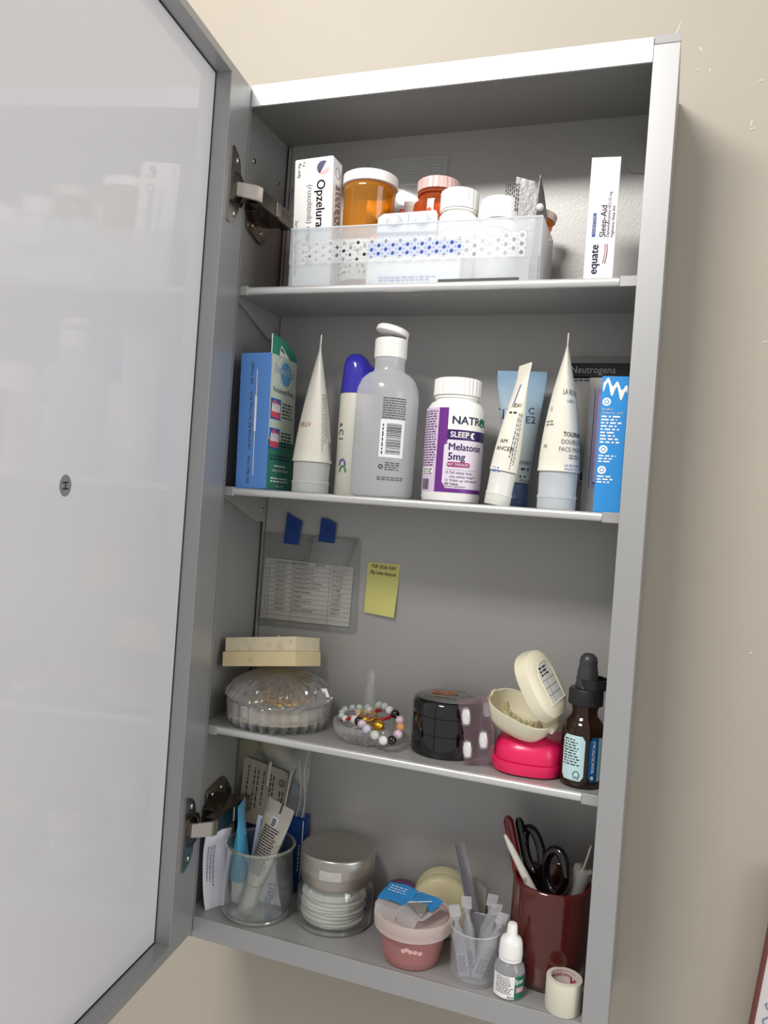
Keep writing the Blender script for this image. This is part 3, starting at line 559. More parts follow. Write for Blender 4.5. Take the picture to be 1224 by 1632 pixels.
# small white leaning tube
t = T('primer_tube', 'small white squeeze tube with bent top, leaning right beside the purple labelled bottle', 'tube', (264, 19, z), up=(.125, .04, 1), spin=-58)
fn = squeeze(t, 27.5, 11.2, 118, 26, CREAM_TUBE, mat('semi_white_cap', 'dcdcd6', .35), 8, 10.6, 1.7)
text('XIDAY', el(fn, 11.2, 46), 1, 82, 4.8, BLACK, t, 0, .006, k=.35, sx=.85); fine(el(fn, 11.2, 46), -5, 76, 10, 1, 3, BLACK, t, h=1.6, ragged=0)
text('AM', el(fn, 11.2, 50), -2, 52, 4.8, BLACK, t, k=.35); text('ANCER', el(fn, 11.2, 50), 0, 46, 4.8, BLACK, t, k=.35); fine(el(fn, 11.2, 44), -6, 30, 8, 2, 2.4, mat('blue_ink', '4a76c8', .5), t)
fine(el(fn, 11.2, 118), -3, 76, 46, 3, 2.2, GREYP, t, ang=-90, seed=3, h=.9)
patch('blue_stroke', el(fn, 11.2, 40), -3, -1.6, 84, 100, mat('stroke_blue', '4468b0', .5), t, .3)
# blue grey tube at back
bt = mat('blue_grey_tube', '93abb9', .4)
nt = bt.node_tree; tc = nt.nodes.new('ShaderNodeTexCoord'); sp = nt.nodes.new('ShaderNodeSeparateXYZ'); mr = nt.nodes.new('ShaderNodeMapRange'); cr = nt.nodes.new('ShaderNodeMix'); cr.data_type = 'RGBA'
mr.inputs['From Min'].default_value = .02; mr.inputs['From Max'].default_value = .115; cr.inputs['A'].default_value = srgb('c3cbc8'); cr.inputs['B'].default_value = srgb('7f9fb8')
nt.links.new(tc.outputs['Object'], sp.inputs[0]); nt.links.new(sp.outputs['Z'], mr.inputs['Value']); nt.links.new(mr.outputs['Result'], cr.inputs['Factor']); nt.links.new(cr.outputs['Result'], nt.nodes['Principled BSDF'].inputs['Base Color'])
t = T('sunscreen_tube', 'flat blue grey squeeze tube with dark blue cap, behind the small leaning white tube', 'tube', (273, 62, z), rot=(-4, -1.5, 12))
fn = squeeze(t, 20, 9.8, 120, 43, bt, mat('slate_cap', '4b6488', .35), 9, 9.2, 1.2)
mt = el(fn, 9.8, 0)
def flatmap(fn): return lambda u, v, k=0: (u, -(fn(v)[1] * math.sqrt(max(0, 1 - (u / fn(v)[0]) ** 2))) - k, v)
mt = flatmap(fn); text('T', mt, -15, 81, 15, NAVY, t, k=.3); text('S C', mt, 6, 84, 8, NAVY, t, k=.3); text('E2', mt, 8.5, 76, 9, NAVY, t, k=.3); text('SCREEN', mt, 5, 38, 4, NAVY, t, k=.3, sx=.8); fine(mt, 2, 32.5, 7, 1, 3, NAVY, t, h=1.8); fine(mt, 1, 26, 9, 2, 4, NAVY, t, h=1.6); text('40 g', mt, 3.5, 22.5, 3, NAVY, t)
# big white tube
t = T('face_cream_tube', 'tallest white squeeze tube with frosted cap, in front of the black headed box', 'tube', (310.5, 31, z), rot=(0, -.6, 7 + 90))
fn = squeeze(t, 30, 16.6, 138.5, 50, CREAM_TUBE, clear('frosted_blue_cap', (.85, .88, .9), .35, .8, .75, (.93, .97, 1)), 8, 15.4, 1.7)
m2 = el(fn, 16.6, -46); text('LA ROCHE', m2, 0, 93, 6, GREYP, t, 0, .01, k=.35); text('LABO', m2, -4, 86, 3.6, GREYP, t, k=.35); text('TOLERIANE', m2, 1, 60, 5, BLACK, t, 0, .012, k=.35, sx=.9); text('DOUBLE REPAIR', m2, 4, 54, 5, GREYP, t, k=.35, sx=.9); text('FACE MOISTURIZER', m2, 6, 48, 5, GREYP, t, k=.35, sx=.9)
fine(m2, -5, 43.5, 14, 2, 2, GREYP, t); text('LA ROCHE POSAY', m2, 3, 35.5, 2.8, mat('blue_ink', '4a76c8', .5), t, 0, .01, k=.35); text('PREBIOTIC WATER', m2, 3, 32.5, 2.6, mat('blue_ink', '4a76c8', .5), t, k=.35)
m3 = el(fn, 16.6, -130); fine(m3, -6, 70, 10, 2, 2.5, GREYP, t); text('FR', m3, -2, 50, 4, GREYP, t); text('Q', m3, -2, 80, 4, GREYP, t)
# black headed box with grey window, lavender insert
t = T('skincare_box', 'grey box with a black header, at right rear of the second shelf', 'box', (332, 84, z))
box('carton', -25.5, 27, 0, 9, 0, 117, mat('grey_carton', '8d8b88', .45), t, .4); f = pl((0, 0, 0)); box('black_header', -25.7, 27.2, -.5, 9.2, 118, 130, mat('black_header', '0d0d10', .3), t, .3); box('box_rim', -25.5, 27, 0, 9, 130, 136, mat('grey_carton', '8d8b88', .45), t, .4)
text('Neutrogena', pl((0, -.5, 0)), -5, 124, 8.6, mat('silver_ink', 'a9a9ab', .4), t, 0, 0, sx=.92); fine(f, -20, 115, 26, 1, 2, NAVY, t, h=1.3, ragged=0)
text('L', f, -15, 31, 9, NAVY, t, 0, .03); text('L', f, -7.5, 31, 9, NAVY, t, 0, .03); text('TM', f, -7.5, 23, 5, NAVY, t)
t = T('open_carton', 'narrow grey carton with a lavender inner face, left of the bright blue carton', 'box', (334.5, 52, z), yaw=-8)
box('carton', -7, 9, 0, 20, 0, 112, mat('silver_carton', '9c9a98', .4), t, .4); f = pl((0, 0, 0)); 
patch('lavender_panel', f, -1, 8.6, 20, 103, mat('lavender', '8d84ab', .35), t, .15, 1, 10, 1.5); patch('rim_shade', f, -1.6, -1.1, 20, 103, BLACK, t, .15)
tube('inner_tube', [(3.5, -.4, 25), (3.5, -.4, 98)], 2.2, mat('lavender_light', 'a49bbd', .3), t, 12)
# bright blue carton
t = T('serum_carton', 'bright blue carton with white icons, at right end of the second shelf', 'box', (351.5, 11, z), yaw=3)
box('carton', -10, 10, 0, 18, 0, 106, mat('cyan_blue', '2f8fd8', .4), t, .5); f = pl((0, 0, 0))
wave = [(-9.6, 105.6), (-9.4, 102)] + [(x, 99.5 + 5.5 * math.sin(x * .95 + .4) - (x + 9) * .42) for x in [i * .7 - 9 for i in range(27)]] + [(9.7, 86)] + [(x, 101.8 + 4 * math.sin(x * .95 - .5) - (x + 9) * .42) for x in [9.6 - i * .7 for i in range(27)]]
V = []; n = 27
for i in range(n): x = i * .7 - 9; V += [f(x, 98 + 4.5 * math.sin(x * .9 + .4) - (x + 9) * .45, .2), f(x, 103.5 + 2.6 * math.sin(x * .9 + .2) - (x + 9) * .4, .2)]
mk('white_wave', V, [(2 * i, 2 * i + 2, 2 * i + 3, 2 * i + 1) for i in range(n - 1)], WPRINT, t)
for v, s_ in ((86, 'A'), (49, 'V'), (33, 'O')): disc('white_icon', f, -5.5, v, 3.2, WPRINT, t, .2); disc('icon_mark', f, -5.5, v, 1.8, mat('cyan_blue', '2f8fd8', .4), t, .3, r2=1.2)
text('Purified', f, -8.6, 80.2, 2.6, WPRINT, t, 0, .02, 'LEFT'); text('Hyaluronic Acid', f, -8.6, 77.4, 2.4, WPRINT, t, 0, .02, 'LEFT'); fine(f, -8.6, 74.6, 15.5, 9, 2.5, WPRINT, t, ragged=.3, seed=2); fine(f, -8.6, 44, 13, 3, 2.2, WPRINT, t, seed=4); fine(f, -8.6, 28, 12, 3, 2.2, WPRINT, t, seed=5)
# ================================================================== NOTES ON THE BACK PANEL
BW = pl((0, D, 0)); PLY = mat('vaccine_card_paper', 'c9c5bd', .6)
t = T('card_holder', 'clear vinyl card holder with a typed table card, taped to the cabinet back', 'card holder', (66, D, 272))
g = pl((0, 0, 0)); VN = clear('vinyl', (.86, .87, .86), .08, 2.0, .1, (.7, .7, .7))
prism('vinyl_sleeve', [(-54, 3), (-50, 0), (53, 3), (55, 6), (53, 92), (50, 96), (-51, 94), (-53, 91)], -2.4, -.3, VN, t, 'y', .3)
prism('paper_card', [(-50, 6.5), (47, 9), (47.5, 67), (-49, 68.5)], -1.7, -1.2, PLY, t, 'y')
cmap = lambda u, v, k=0: (u, -1.75 - k, v - u * .0 + (-.0) * u)
cm = pl((0, -1.7, 0), (1, 0, .012), (-.012, 0, 1))
for i in range(13): patch('table_line', cm, -49, 47, 7.6 + i * 4.62, 7.85 + i * 4.62, BLACK, t, .1)
for x in (-42.5, -16.5, 23.5): patch('table_line', cm, x, x + .3, 7.6, 67, BLACK, t, .1)
rows = [('', 'FUJIYOSHI, THEODORA G.', '6/27/53', 'LOT'), ('1', '3/21/2021', 'Moderna Covid-19', '046A21A'), ('2', '4/18/2021', 'Moderna Covid-19', '041B21A'), ('3', '10/23/2021', 'Moderna Covid-19', '071F21A'), ('4', '4/6/2022', 'Moderna Covid 19 Booster', '048L21A'), ('5', '9/8/2022', 'Moderna Bivalent Booster', 'AS7488'), ('6', '4/26/2023', 'Moderna Bivalent', '012H22A'), ('7', '10/2/2023', 'Moderna', '3031279'), ('8', '5/3/2024', 'Moderna 2023-24', '207H23A'), ('9', '8/30/2024', 'Moderna', '3042646'), ('10', '5/9/2025', 'Moderna 2024-2025', '3046732'), ('11', '', '', ''), ('12', '', '', '')]
for i, (a, b, c, d_) in enumerate(rows):
    v = 65.4 - i * 4.62
    if a: text(a, cm, -45.8, v, 3, BLACK, t, k=.15)
    if i == 0: text(b, cm, -36, v, 3.2, BLACK, t, 0, .01, 'LEFT', k=.15); text(c, cm, 8, v, 3.2, BLACK, t, 0, .01, 'LEFT', k=.15)
    else:
        if b: text(b, cm, -29.5, v, 3.0, BLACK, t, k=.15)
        if c: text(c, cm, -15, v, 3.0, BLACK, t, 0, 0, 'LEFT', k=.15, sx=.92)
    if d_: text(d_, cm, 26, v, 3.0, BLACK, t, 0, 0, 'LEFT', k=.15)
V, F = [], []; tubeV(V, F, [(x + (-5 if s_ < 0 else 5), -2.6, 89.5 + y) for s_, x, y in ((-1, 0, 1.6), (1, 0, 1.6), (1, 1.5, 0), (1, 0, -1.6), (-1, 0, -1.6), (-1, -1.5, 0))], .4, 6, True); mk('hanging_slot', V, F, VN, t)
for lab, pts in (('left strip of dark blue tape above the clear card holder', [(36.7, 356.5), (53.2, 356), (54.4, 369), (56, 380), (46, 383.5), (38.8, 388), (37.6, 370)]), ('right strip of dark blue tape above the clear card holder', [(74.4, 361.5), (91.8, 360.8), (92.2, 372), (92.5, 380.5), (84, 384), (76, 385), (75.6, 372)])):
    t = T('tape_strip', lab, 'tape', (0, D - 2.6, 0), group='blue tape strips holding the card holder'); prism('tape_film', pts, -.35, .0, mat('blue_tape', '123a80', .6, bump=.5, bscale=300), t, 'y')
    c0 = sum(p[0] for p in pts) / len(pts); fine(pl((0, -.35, 0)), c0 - 5, 378, 10, 3, 3.3, mat('tape_ink', '0a1c48', .6), t, h=.8, k=.1)
t = T('sticky_note', 'yellow sticky note with two handwritten lines, right of the card holder', 'note', (143.5, D, 297))
YN = mat('yellow_note', 'cfcb7a', .6)
V, F = [], []; nu = 10; nv = 10
for j in range(nv + 1):
    for i in range(nu + 1):
        u = -16 + 33 * i / nu - 1.2 * (1 - j / nv) * (i / nu); v = 48.5 * j / nv - 1.5 * (i / nu) * (1 - j / nv) + .8 * (i / nu) * (j / nv); c_ = 1 - j / nv; V.append((u, -.4 - 4.5 * (c_ ** 2) * (.4 + .6 * i / nu) - (.8 if False else 0), v))
F = [(j * (nu + 1) + i, j * (nu + 1) + i + 1, (j + 1) * (nu + 1) + i + 1, (j + 1) * (nu + 1) + i) for j in range(nv) for i in range(nu)]
mk('note_paper', V, F, YN, t, True)
nm = lambda u, v, k=0: (u, -.9 - 4.5 * ((1 - v / 48.5) ** 2) * .9 - k, v)
text('FSB 2026 EXP', nm, .5, 45, 4.6, BLACK, t, -2, 0, sx=.95, shear=.2); text('Big tube RetinA', nm, .5, 39, 4.6, BLACK, t, -3, 0, sx=.9, shear=.2)
# ================================================================== THIRD SHELF
z = Z3 + .4
CRY = clear('cut_crystal', (.97, .98, .98), .05, 6.0, .2, (1, 1, 1))
nt = CRY.node_tree; gb = nt.nodes.new('ShaderNodeBsdfGlass'); gb.inputs['IOR'].default_value = 1.52; gb.inputs['Roughness'].default_value = .02; mx = nt.nodes.new('ShaderNodeMixShader'); mx.inputs[0].default_value = .5
on = [n_ for n_ in nt.nodes if n_.type == 'OUTPUT_MATERIAL'][0]; src = on.inputs[0].links[0].from_socket; nt.links.new(src, mx.inputs[1]); nt.links.new(gb.outputs[0], mx.inputs[2]); nt.links.new(mx.outputs[0], on.inputs[0])
def tri(x): x = x / (2 * PI) % 1; return 1 - 4 * abs(x - .5) if True else 0
t = T('crystal_bowl', 'large cut crystal bowl with swirled domed lid, at left end of the third shelf', 'bowl', (66.5, 48, z))
t.scale = (1.03, 1, 1)
NB = 28
def bowlmod(a, k, zz): return 1 + (.05 + .045 * (zz < 9)) * tri(a * NB)
outer = [(30, 0), (40, .6), (43.5, 6), (45, 12), (46, 22), (46.2, 23.5)]; inner = [(43.3, 23.5), (42.6, 12), (40, 7), (34, 4.5), (.02, 4.2)]
lathe('bowl_body', outer + inner, CRY, t, 168, lambda a, k, zz: bowlmod(a, k, zz) if k < 5 and k > 0 else 1, smooth=False)
dome = [(47, 24), (47.4, 25.5), (46, 30), (41, 37.5), (33, 43), (22, 47), (10, 49.2), (.02, 49.5)]
def swirl(a, k, zz): return 1 + .075 * tri(a * 26 + zz * .11) * min(1, (zz - 24) / 4 + .3)
fl_ = []
for i in range(len(dome) - 1):
    a, b = dome[i], dome[i + 1]
    for q in range(3): fl_.append((a[0] + (b[0] - a[0]) * q / 3, a[1] + (b[1] - a[1]) * q / 3))
fl_.append(dome[-1])
lathe('domed_lid', fl_ + [(8, 46.5), (22, 44), (33, 39.5), (40.5, 33), (43.5, 27), (44, 24)][0:0] + [], CRY, t, 156, lambda a, k, zz: swirl(a, k, zz) if zz > 24.2 else 1, smooth=False)
lathe('rim_bead', [(43.6, 23.2), (47.6, 23.3), (48, 24), (47.6, 24.7), (43.6, 24.8)], CRY, t, 80)
lathe('velvet_pad', [(38.5, 6), (41, 7), (41, 17.5), (39, 18.6), (.02, 18.6)], mat('cream_pad', 'cfc1a6', .7), t, 48)
rn = random.Random(11)
for q in range(3):
    tt = T('gold_chain', ('lowest fine gold chain', 'middle fine gold chain', 'topmost fine gold chain')[q] + ' heaped inside the large crystal bowl', 'chain', (66.5, 48, z), group='gold chains inside the crystal bowl')
    pts = []; a = rn.uniform(0, 6)
    for i in range(90): a += rn.uniform(.15, .5); rr = 12 + 22 * abs(math.sin(i * .21 + q)); pts.append((rr * math.cos(a), rr * math.sin(a), 20.2 + q * 1.8 + 1.6 * abs(math.sin(i * .7))))
    tube('chain_strand', pts, .9, GOLD, tt, 6)
# cream two-tier box on the lid
KRAFT = mat('cream_paper_box', 'dccb9f', .6, vary=.1, bscale=60)
t = T('paper_box', 'cream paper box with a stepped lid, resting on the crystal bowl lid', 'box', (56.5, 47, z + 51.5), rot=(-9, -8, -2))
box('box_base', -38, 38, -26, 26, 0, 13.5, KRAFT, t, .4); box('box_lid', -36.2, 37.3, -25, 25, 13.6, 26.5, mat('cream_paper_lid', 'd9cdae', .6, vary=.14, bscale=45), t, .5)
f = pl((0, -25, 0))
for x, v, r_ in ((-14, 22, 2.2), (10, 19.5, 2.6), (22, 20, 2), (20, 17, 1.5), (24, 16, 1.3), (-22, 15.5, 1.6), (-10, 16, 1.4), (33, 22, 1.4)): disc('embossed_ring', f, x, v, r_, mat('emboss', 'b9a67a', .5), t, .15, r2=r_ - .35)
disc('embossed_ring', pl((0, -26, 0)), -8, 6, 2.2, mat('emboss', 'b9a67a', .5), t, .15, r2=1.8); ball('gold_bead', (20, -24, 27.2), 1.1, GOLD, t, 10)
# ring dish
t = T('ring_dish', 'small cut crystal ring dish with a clear upright finger in the centre', 'dish', (157, 45, z))
outer = [(18, 0), (22, .5), (26, 5), (29.5, 11), (31, 15), (31.2, 16)]; inner = [(29.8, 16), (27, 10), (22, 5.5), (.02, 4.4)]
lathe('dish_body', outer + inner, CRY, t, 168, lambda a, k, zz: 1 + (.075 * tri(a * 28)) if 0 < k < 4 else 1, smooth=False)
lathe('ring_post', [(8, 4), (6.5, 12), (5.8, 22), (5.6, 24), (5, 40), (4.4, 52), (3.6, 59), (2, 62), (.02, 62.8)], clear('post_glass', (.95, .96, .96), .05, 1.2, .1, (.95, .95, .95)), t, 32, sharp=60)
BC = {'w': ('e4dfdf', 'milky'), 'p': ('d3bcc6', 'rose_quartz'), 'g': ('c3cfc0', 'pale_jade'), 'k': ('0c0c0e', 'onyx'), 'o': ('d0925c', 'amber_bead'), 'l': ('c9c0cf', 'lilac_bead'), 'c': ('d8b898', 'peach_bead'), 'b': ('b8c2c4', 'grey_agate')}
def beads(name, label, spec, r):
    t = T(name, label, 'bracelet', (157, 45, z), group=None); me = {}
    V, F = [], []; P = [(x - 157, y - 45, zz - z) for x, y, zz, c in spec]
    tubeV(V, F, P, .5, 6, True); mk('elastic_cord', V, F, mat('cord', 'c9c2b8', .6), t, True)
    for (x, y, zz), (_, _, _, c) in zip(P, spec):
        if c not in me:
            b = ball('bead', (0, 0, 0), r, mat('bead_' + BC[c][1], BC[c][0], .12, coat=.6, sub=.1 if c != 'k' else 0), t, 20); me[c] = b.data; b.location = (x * S, y * S, zz * S)
        else:
            b = bpy.data.objects.new('bead', me[c]); link(b); b.parent = t; b.location = (x * S, y * S, zz * S)
    return t
beads('bead_bracelet', 'bracelet of pale, pink and black beads draped over the right of the ring dish', [(159.3, 66, 216.9, 'g'), (166.2, 62, 217.5, 'b'), (173, 56, 216.5, 'w'), (180.9, 48, 216.5, 'k'), (188.6, 39, 214, 'p'), (191.8, 31, 210.5, 'o'), (192.2, 24.5, 206, 'p'), (189.5, 17, 202.4, 'k'), (183, 13, 202.1, 'w'), (175.4, 12, 205.7, 'g'), (166.6, 15.5, 208.5, 'l'), (160, 21, 210.5, 'p'), (154.5, 27.5, 210.7, 'k'), (148.5, 33.5, 209.3, 'w')], 4.0)
beads('bead_bracelet', 'bracelet of small pale green and grey beads lying at the left inside the ring dish', [(134.6, 62, 212, 'b'), (140, 66, 212, 'g'), (147, 69, 212.5, 'b'), (151, 64, 212, 'w'), (128.9, 58, 210.2, 'g'), (129, 51, 209, 'b'), (131.5, 44, 208, 'g'), (137, 39, 207.5, 'w'), (143, 42, 208, 'c'), (146, 49, 209, 'g'), (143, 56, 210, 'c')], 3.1)
REDC = mat('red_cord', 'b01c26', .6)
t = T('cord_bracelet', 'red braided cord showing at both sides of the crystal finger', 'bracelet', (157, 45, z)); tube('red_cord', [(-24, -4, 14), (-17, -8, 17), (-9, -4, 19), (-2, 14, 20.5), (8, 20, 24), (16, 17, 26), (21, 12, 25), (18, 5, 21), (10, 0, 18), (-4, 8, 17), (-16, 4, 16)], 1.5, REDC, t, 8, True)
for i, (x, y, zz, r_, tl) in enumerate(((0, -1, 16, 8.2, 8), (0, -2, 18.5, 8.4, -6), (1, -1, 21, 7.6, 10), (-1, -2, 13.8, 8.8, -4))):
    t = T('gold_ring', ('second ring from the bottom around the crystal finger, tilted gold band', 'third gold ring from the bottom around the crystal finger', 'topmost gold ring around the crystal finger', 'lowest and widest gold ring around the crystal finger')[i], 'ring', (157 + x, 45 + y, z + zz), group='gold rings around the crystal finger', rot=(tl, tl * .7, 0)); tube('ring_band', [(r_ * math.cos(a * PI / 14), r_ * math.sin(a * PI / 14), .9 * math.sin(a * 1.3)) for a in range(28)], 1.0, GOLD, t, 8, True)
t = T('gold_charm', 'round gold nugget charm between the black beads of the ring dish', 'charm', (172, 31, z + 17.4)); b = ball('nugget', (0, 0, 0), 5.2, mat('gold_nugget', 'e0b13c', .2, 1, bump=1, bscale=420), t, 24); tube('charm_loop', [(-5.5 + 1.6 * math.cos(a), 0, 1.6 * math.sin(a)) for a in [i * PI / 6 for i in range(12)]], .5, GOLD, t, 6, True)
# black lacquer box
t = T('lacquer_box', 'round black lacquer box painted with gold leaves and an orange flower', 'box', (227.5, 52.5, z), yaw=14)
LAC = mat('black_lacquer', '0a0a0b', .1, coat=.7)
lathe('lower_tier', [(28, 0), (30, 1), (30.3, 4), (30.3, 18.6)], LAC, t, 64); lathe('upper_tier', [(30.0, 18.8), (30.5, 19.1), (30.5, 33.6)], LAC, t, 64); lathe('lacquer_lid', [(30.2, 33.8), (30.8, 34.1), (30.6, 43.5), (29, 46.6), (26.5, 47.6), (.02, 48.4)], LAC, t, 64, sharp=60)
tp = pl((0, 0, 48.3), (1, 0, 0), (0, 1, 0))
for i in range(5):
    a = i * 2 * PI / 5; flat('flower_petal', tp, [(-4 + 8 * math.cos(a) + 5 * math.cos(q), 8 + 5 * math.sin(a) + 4 * math.sin(q)) for q in [j * PI / 6 for j in range(12)]], mat('flower_orange', 'a85a30', .4), t, .2)
for (x, y, a, l) in ((-18, 0, -28, 18), (-14, -5, -24, 17), (-8, -4, -38, 16), (-2, -8, -20, 15), (-20, -5, -20, 12), (18, 4, 50, 12), (21, 0, 25, 11), (15, 8, 60, 9)):
    ca, sa = math.cos(math.radians(a)), math.sin(math.radians(a)); flat('gold_leaf', tp, [(x + ca * l * s_ - sa * .7 * math.sin(PI * s_) * q, y + sa * l * s_ + ca * .7 * math.sin(PI * s_) * q) for q in (1, -1) for s_ in ([0, .25, .5, .75, 1] if q == 1 else [.75, .5, .25])], mat('gold_paint', 'b8a25c', .35, .5), t, .22)
# bent blister of white pills
t = T('blister_pack', 'bent clear blister pack of white caplets, leaning between the black and the pink boxes', 'blister pack', (258.5, 17, z), rot=(3, -5, -36))
PKF = clear('pink_tinted_film', (.9, .8, .85), .08, 1.5, .06, (.8, .5, .6))
def tiltp(x0, x1, y0, y1, za, zb_, sl): return [(x0, y0, za), (x1, y1, za + sl), (x1 + .4, y1, zb_ + sl), (x0 - .6, y0, zb_)]
def panel(name, q, th, m):
    a = Vector(q[1]) - Vector(q[0]); b = Vector(q[3]) - Vector(q[0]); n_ = a.cross(b).normalized() * th
    V = list(q) + [tuple(Vector(p) + n_) for p in q]; return mk(name, V, [(0, 1, 2, 3), (7, 6, 5, 4), (0, 1, 5, 4), (1, 2, 6, 5), (2, 3, 7, 6), (3, 0, 4, 7)], m, t)
panel('lower_film', [(-8, 0, 0), (8, 19, 3), (10, 19, 28), (-7, 0, 27)], .5, PKF)
panel('upper_film', [(-7, 0, 27), (10, 19, 28.5), (9, 16, 58), (-12, -2, 54)], .5, PKF)
panel('side_film', [(10, 19, 28.5), (18, 10, 30), (15, 7, 60), (9, 16, 58)], .5, PKF)
for x, y, zz in ((-3.5, 2, 14), (6, 11.5, 22), (-3.5, 1.5, 41)):
    b = loft('caplet', [(-6.5, .5, .5), (-5.5, 2.6, 2), (-2, 3.4, 2.5), (2, 3.4, 2.5), (5.5, 2.6, 2), (6.5, .5, .5)], WHITE, t, 20); b.location = (x * S, (y - 1.5) * S, zz * S); b.rotation_euler = (0, 0, math.radians(50))
    c = loft('pill_bubble', [(-8, .8, .8), (-6.8, 3.5, 2.8), (-2, 4.3, 3.4), (2, 4.3, 3.4), (6.8, 3.5, 2.8), (8, .8, .8)], clear('bubble', (.96, .97, .98), .03, 2.5, .12), t, 20); c.location = b.location; c.rotation_euler = b.rotation_euler
c = loft('pill_bubble', [(-6, .8, .8), (-5, 3, 2.4), (0, 3.8, 3), (5, 3, 2.4), (6, .8, .8)], clear('bubble', (.96, .97, .98), .03, 2.5, .12), t, 20); c.location = (.012, .009, .048)
# pink retainer case
PINK = mat('hot_pink_plastic', 'e8215e', .3, coat=.2, sub=.05); IV = mat('ivory_plastic', 'e3dcc2', .34, sub=.04)
def case_secs(k, L): return [(zz, a, b, 2.7, dx, dy) for zz, a, b, dx, dy in L]
t = T('retainer_case', 'closed hot pink retainer case on the third shelf, under the ivory case', 'case', (301, 45, z), yaw=4)
loft('case_tray', case_secs(0, [(0, 25, 26, 0, 0), (1.2, 28.5, 29.5, 0, 0), (6, 30, 31, 0, 0), (10.6, 30, 31, 0, 0)]), PINK, t, 56)
loft('case_lid', case_secs(0, [(10.9, 28.6, 29.6, 1, 0), (11.4, 28.8, 29.8, 1, 0), (20, 28, 29, 1.2, 0), (25, 26.5, 27, 2, 1), (28.5, 24, 24, 3, 2), (30.5, 19, 19, 4, 3), (31, 8, 8, 5, 4)]), PINK, t, 56, sharp=70)
box('snap_latch', -31.5, -28, -8, 4, 4, 13.5, PINK, t, 1.2)
t = T('retainer_case', 'open ivory retainer case lying tilted on top of the pink case', 'case', (292, 33, z + 35), rot=(10, 17, -12))
so = [(0, 18, 15), (1.5, 21.5, 18.5), (7, 25.5, 22), (17, 28.3, 24.5), (18.6, 28.6, 24.8)]; si = [(18.6, 27, 23.2), (9, 24, 21), (3.5, 20.5, 17.5), (2.2, 12, 10), (2.2, .1, .1)]
loft('case_tray', [(a, b, c, 2.7, 0, 0) for a, b, c in so + si], IV, t, 56); box('hinge_lug', 26.5, 31, -7, 7, 13, 18.5, IV, t, 1.2); box('front_catch', -29.5, -27, -3.5, 3.5, 15.5, 20.5, IV, t, .8)
ld = bpy.data.objects.new('case_lid', None)
lo = loft('case_lid', [(a, b, c, 2.7, 0, 0) for a, b, c in [(0, 28.6, 24.8), (1.5, 28.6, 24.8), (9, 27, 23.2), (12, 22.5, 19), (12.8, 18.5, 15.5), (12.9, .1, .1)]], IV, t, 56)
bpy.data.objects.remove(ld)
HM = Matrix.Translation((.0265, 0, .021)) @ Matrix.Rotation(math.radians(44), 4, 'Y') @ Matrix.Translation((-.030, 0, 0)); lo.matrix_local = HM
lm = pl((0, 0, 12.9), (0, 1, 0), (-1, 0, 0))
pt_ = patch('label_plate', lm, -12, 12, -16, 17, mat('plate_grey', 'cfd0c8', .3), lo, .1, 1, 14, 5); V, F = [], []
tubeV(V, F, [lm(a, b, .3) for a, b in ((-12, -16), (12, -16), (12.5, 8), (10, 14), (5, 17.3), (-5, 17.3), (-10, 14), (-12.5, 8))], .6, 6, True); mk('plate_rim', V, F, IV, lo, True)
for v in (-9, -3, 3): patch('form_line', lm, -11, 11, v, v + .4, GREYP, lo, .3)
patch('form_line', lm, -4, -3.6, -15, 3, GREYP, lo, .3); fine(lm, -8, 13, 16, 3, 2.8, BLACK, lo, k=.3)
t = T('dental_retainer', 'clear dental retainer lying inside the open ivory case', 'retainer', (294, 31, z + 41.5), rot=(12, 20, -12))
V, F = [], []; tubeV(V, F, [(16 * math.cos(a), -13 * math.sin(a) + 3, 2.4 + .9 * math.sin(a * 9)) for a in [PI * i / 26 for i in range(27)]], lambda s: 3.6, 8); mk('retainer_arch', V, F, mat('clear_acrylic', 'cfc29a', .15, alpha=.75, coat=.5), t, True)
for a in [PI * (i + .5) / 10 for i in range(10)]: b = loft('tooth_cup', [(0, 2.6, 2.2), (3, 2.5, 2), (5.5, 1.8, 1.4), (6, .4, .4)], mat('clear_acrylic', 'cfc29a', .15, alpha=.75, coat=.5), t, 14); b.location = (16 * math.cos(a) * S, (-13 * math.sin(a) + 3) * S, 3 * S)
# dropper bottle
t = T('dropper_bottle', 'brown glass dropper bottle with black bulb, at right end of the third shelf', 'bottle', (345.5, 29.5, z), yaw=6)
BG = mat('brown_glass', '2a1408', .06, coat=.7)
bgm = BG.node_tree; tr = bgm.nodes.new('ShaderNodeBsdfTransparent'); mx = bgm.nodes.new('ShaderNodeMixShader'); tr.inputs[0].default_value = (.55, .25, .06, 1); mx.inputs[0].default_value = .72
bgm.links.new(tr.outputs[0], mx.inputs[1]); bgm.links.new(bgm.nodes['Principled BSDF'].outputs[0], mx.inputs[2]); bgm.links.new(mx.outputs[0], bgm.nodes['Material Output'].inputs[0])
lathe('bottle_glass', [(14, 0), (16.3, .8), (16.9, 3.5), (16.9, 41), (16.2, 46), (13.5, 51), (10.3, 54.5), (9.8, 58), (10.6, 61), (10.6, 64)], BG, t, 64, sharp=60)
lathe('black_serum', [(15, 2), (15.8, 4), (15.8, 40), (.02, 40.5)], mat('serum', '140a08', .3), t, 40)
lathe('screw_ring', [(12.4, 63), (13.4, 63.6), (13.4, 74), (12.6, 76), (9.5, 76.8), (9, 78)], RUBBER, t, 96, lambda a, k, zz: 1 + .012 * math.cos(a * 48) if k in (1, 2) else 1)
lathe('dropper_bulb', [(9, 77), (9.4, 78.5), (8.6, 80), (8.2, 88), (7.4, 93), (7.0, 94.5), (7.2, 97), (6.4, 101), (3.8, 103.6), (.02, 104.2)], mat('bulb_rubber', '3a3a3d', .35, sub=.05), t, 40, sharp=60)
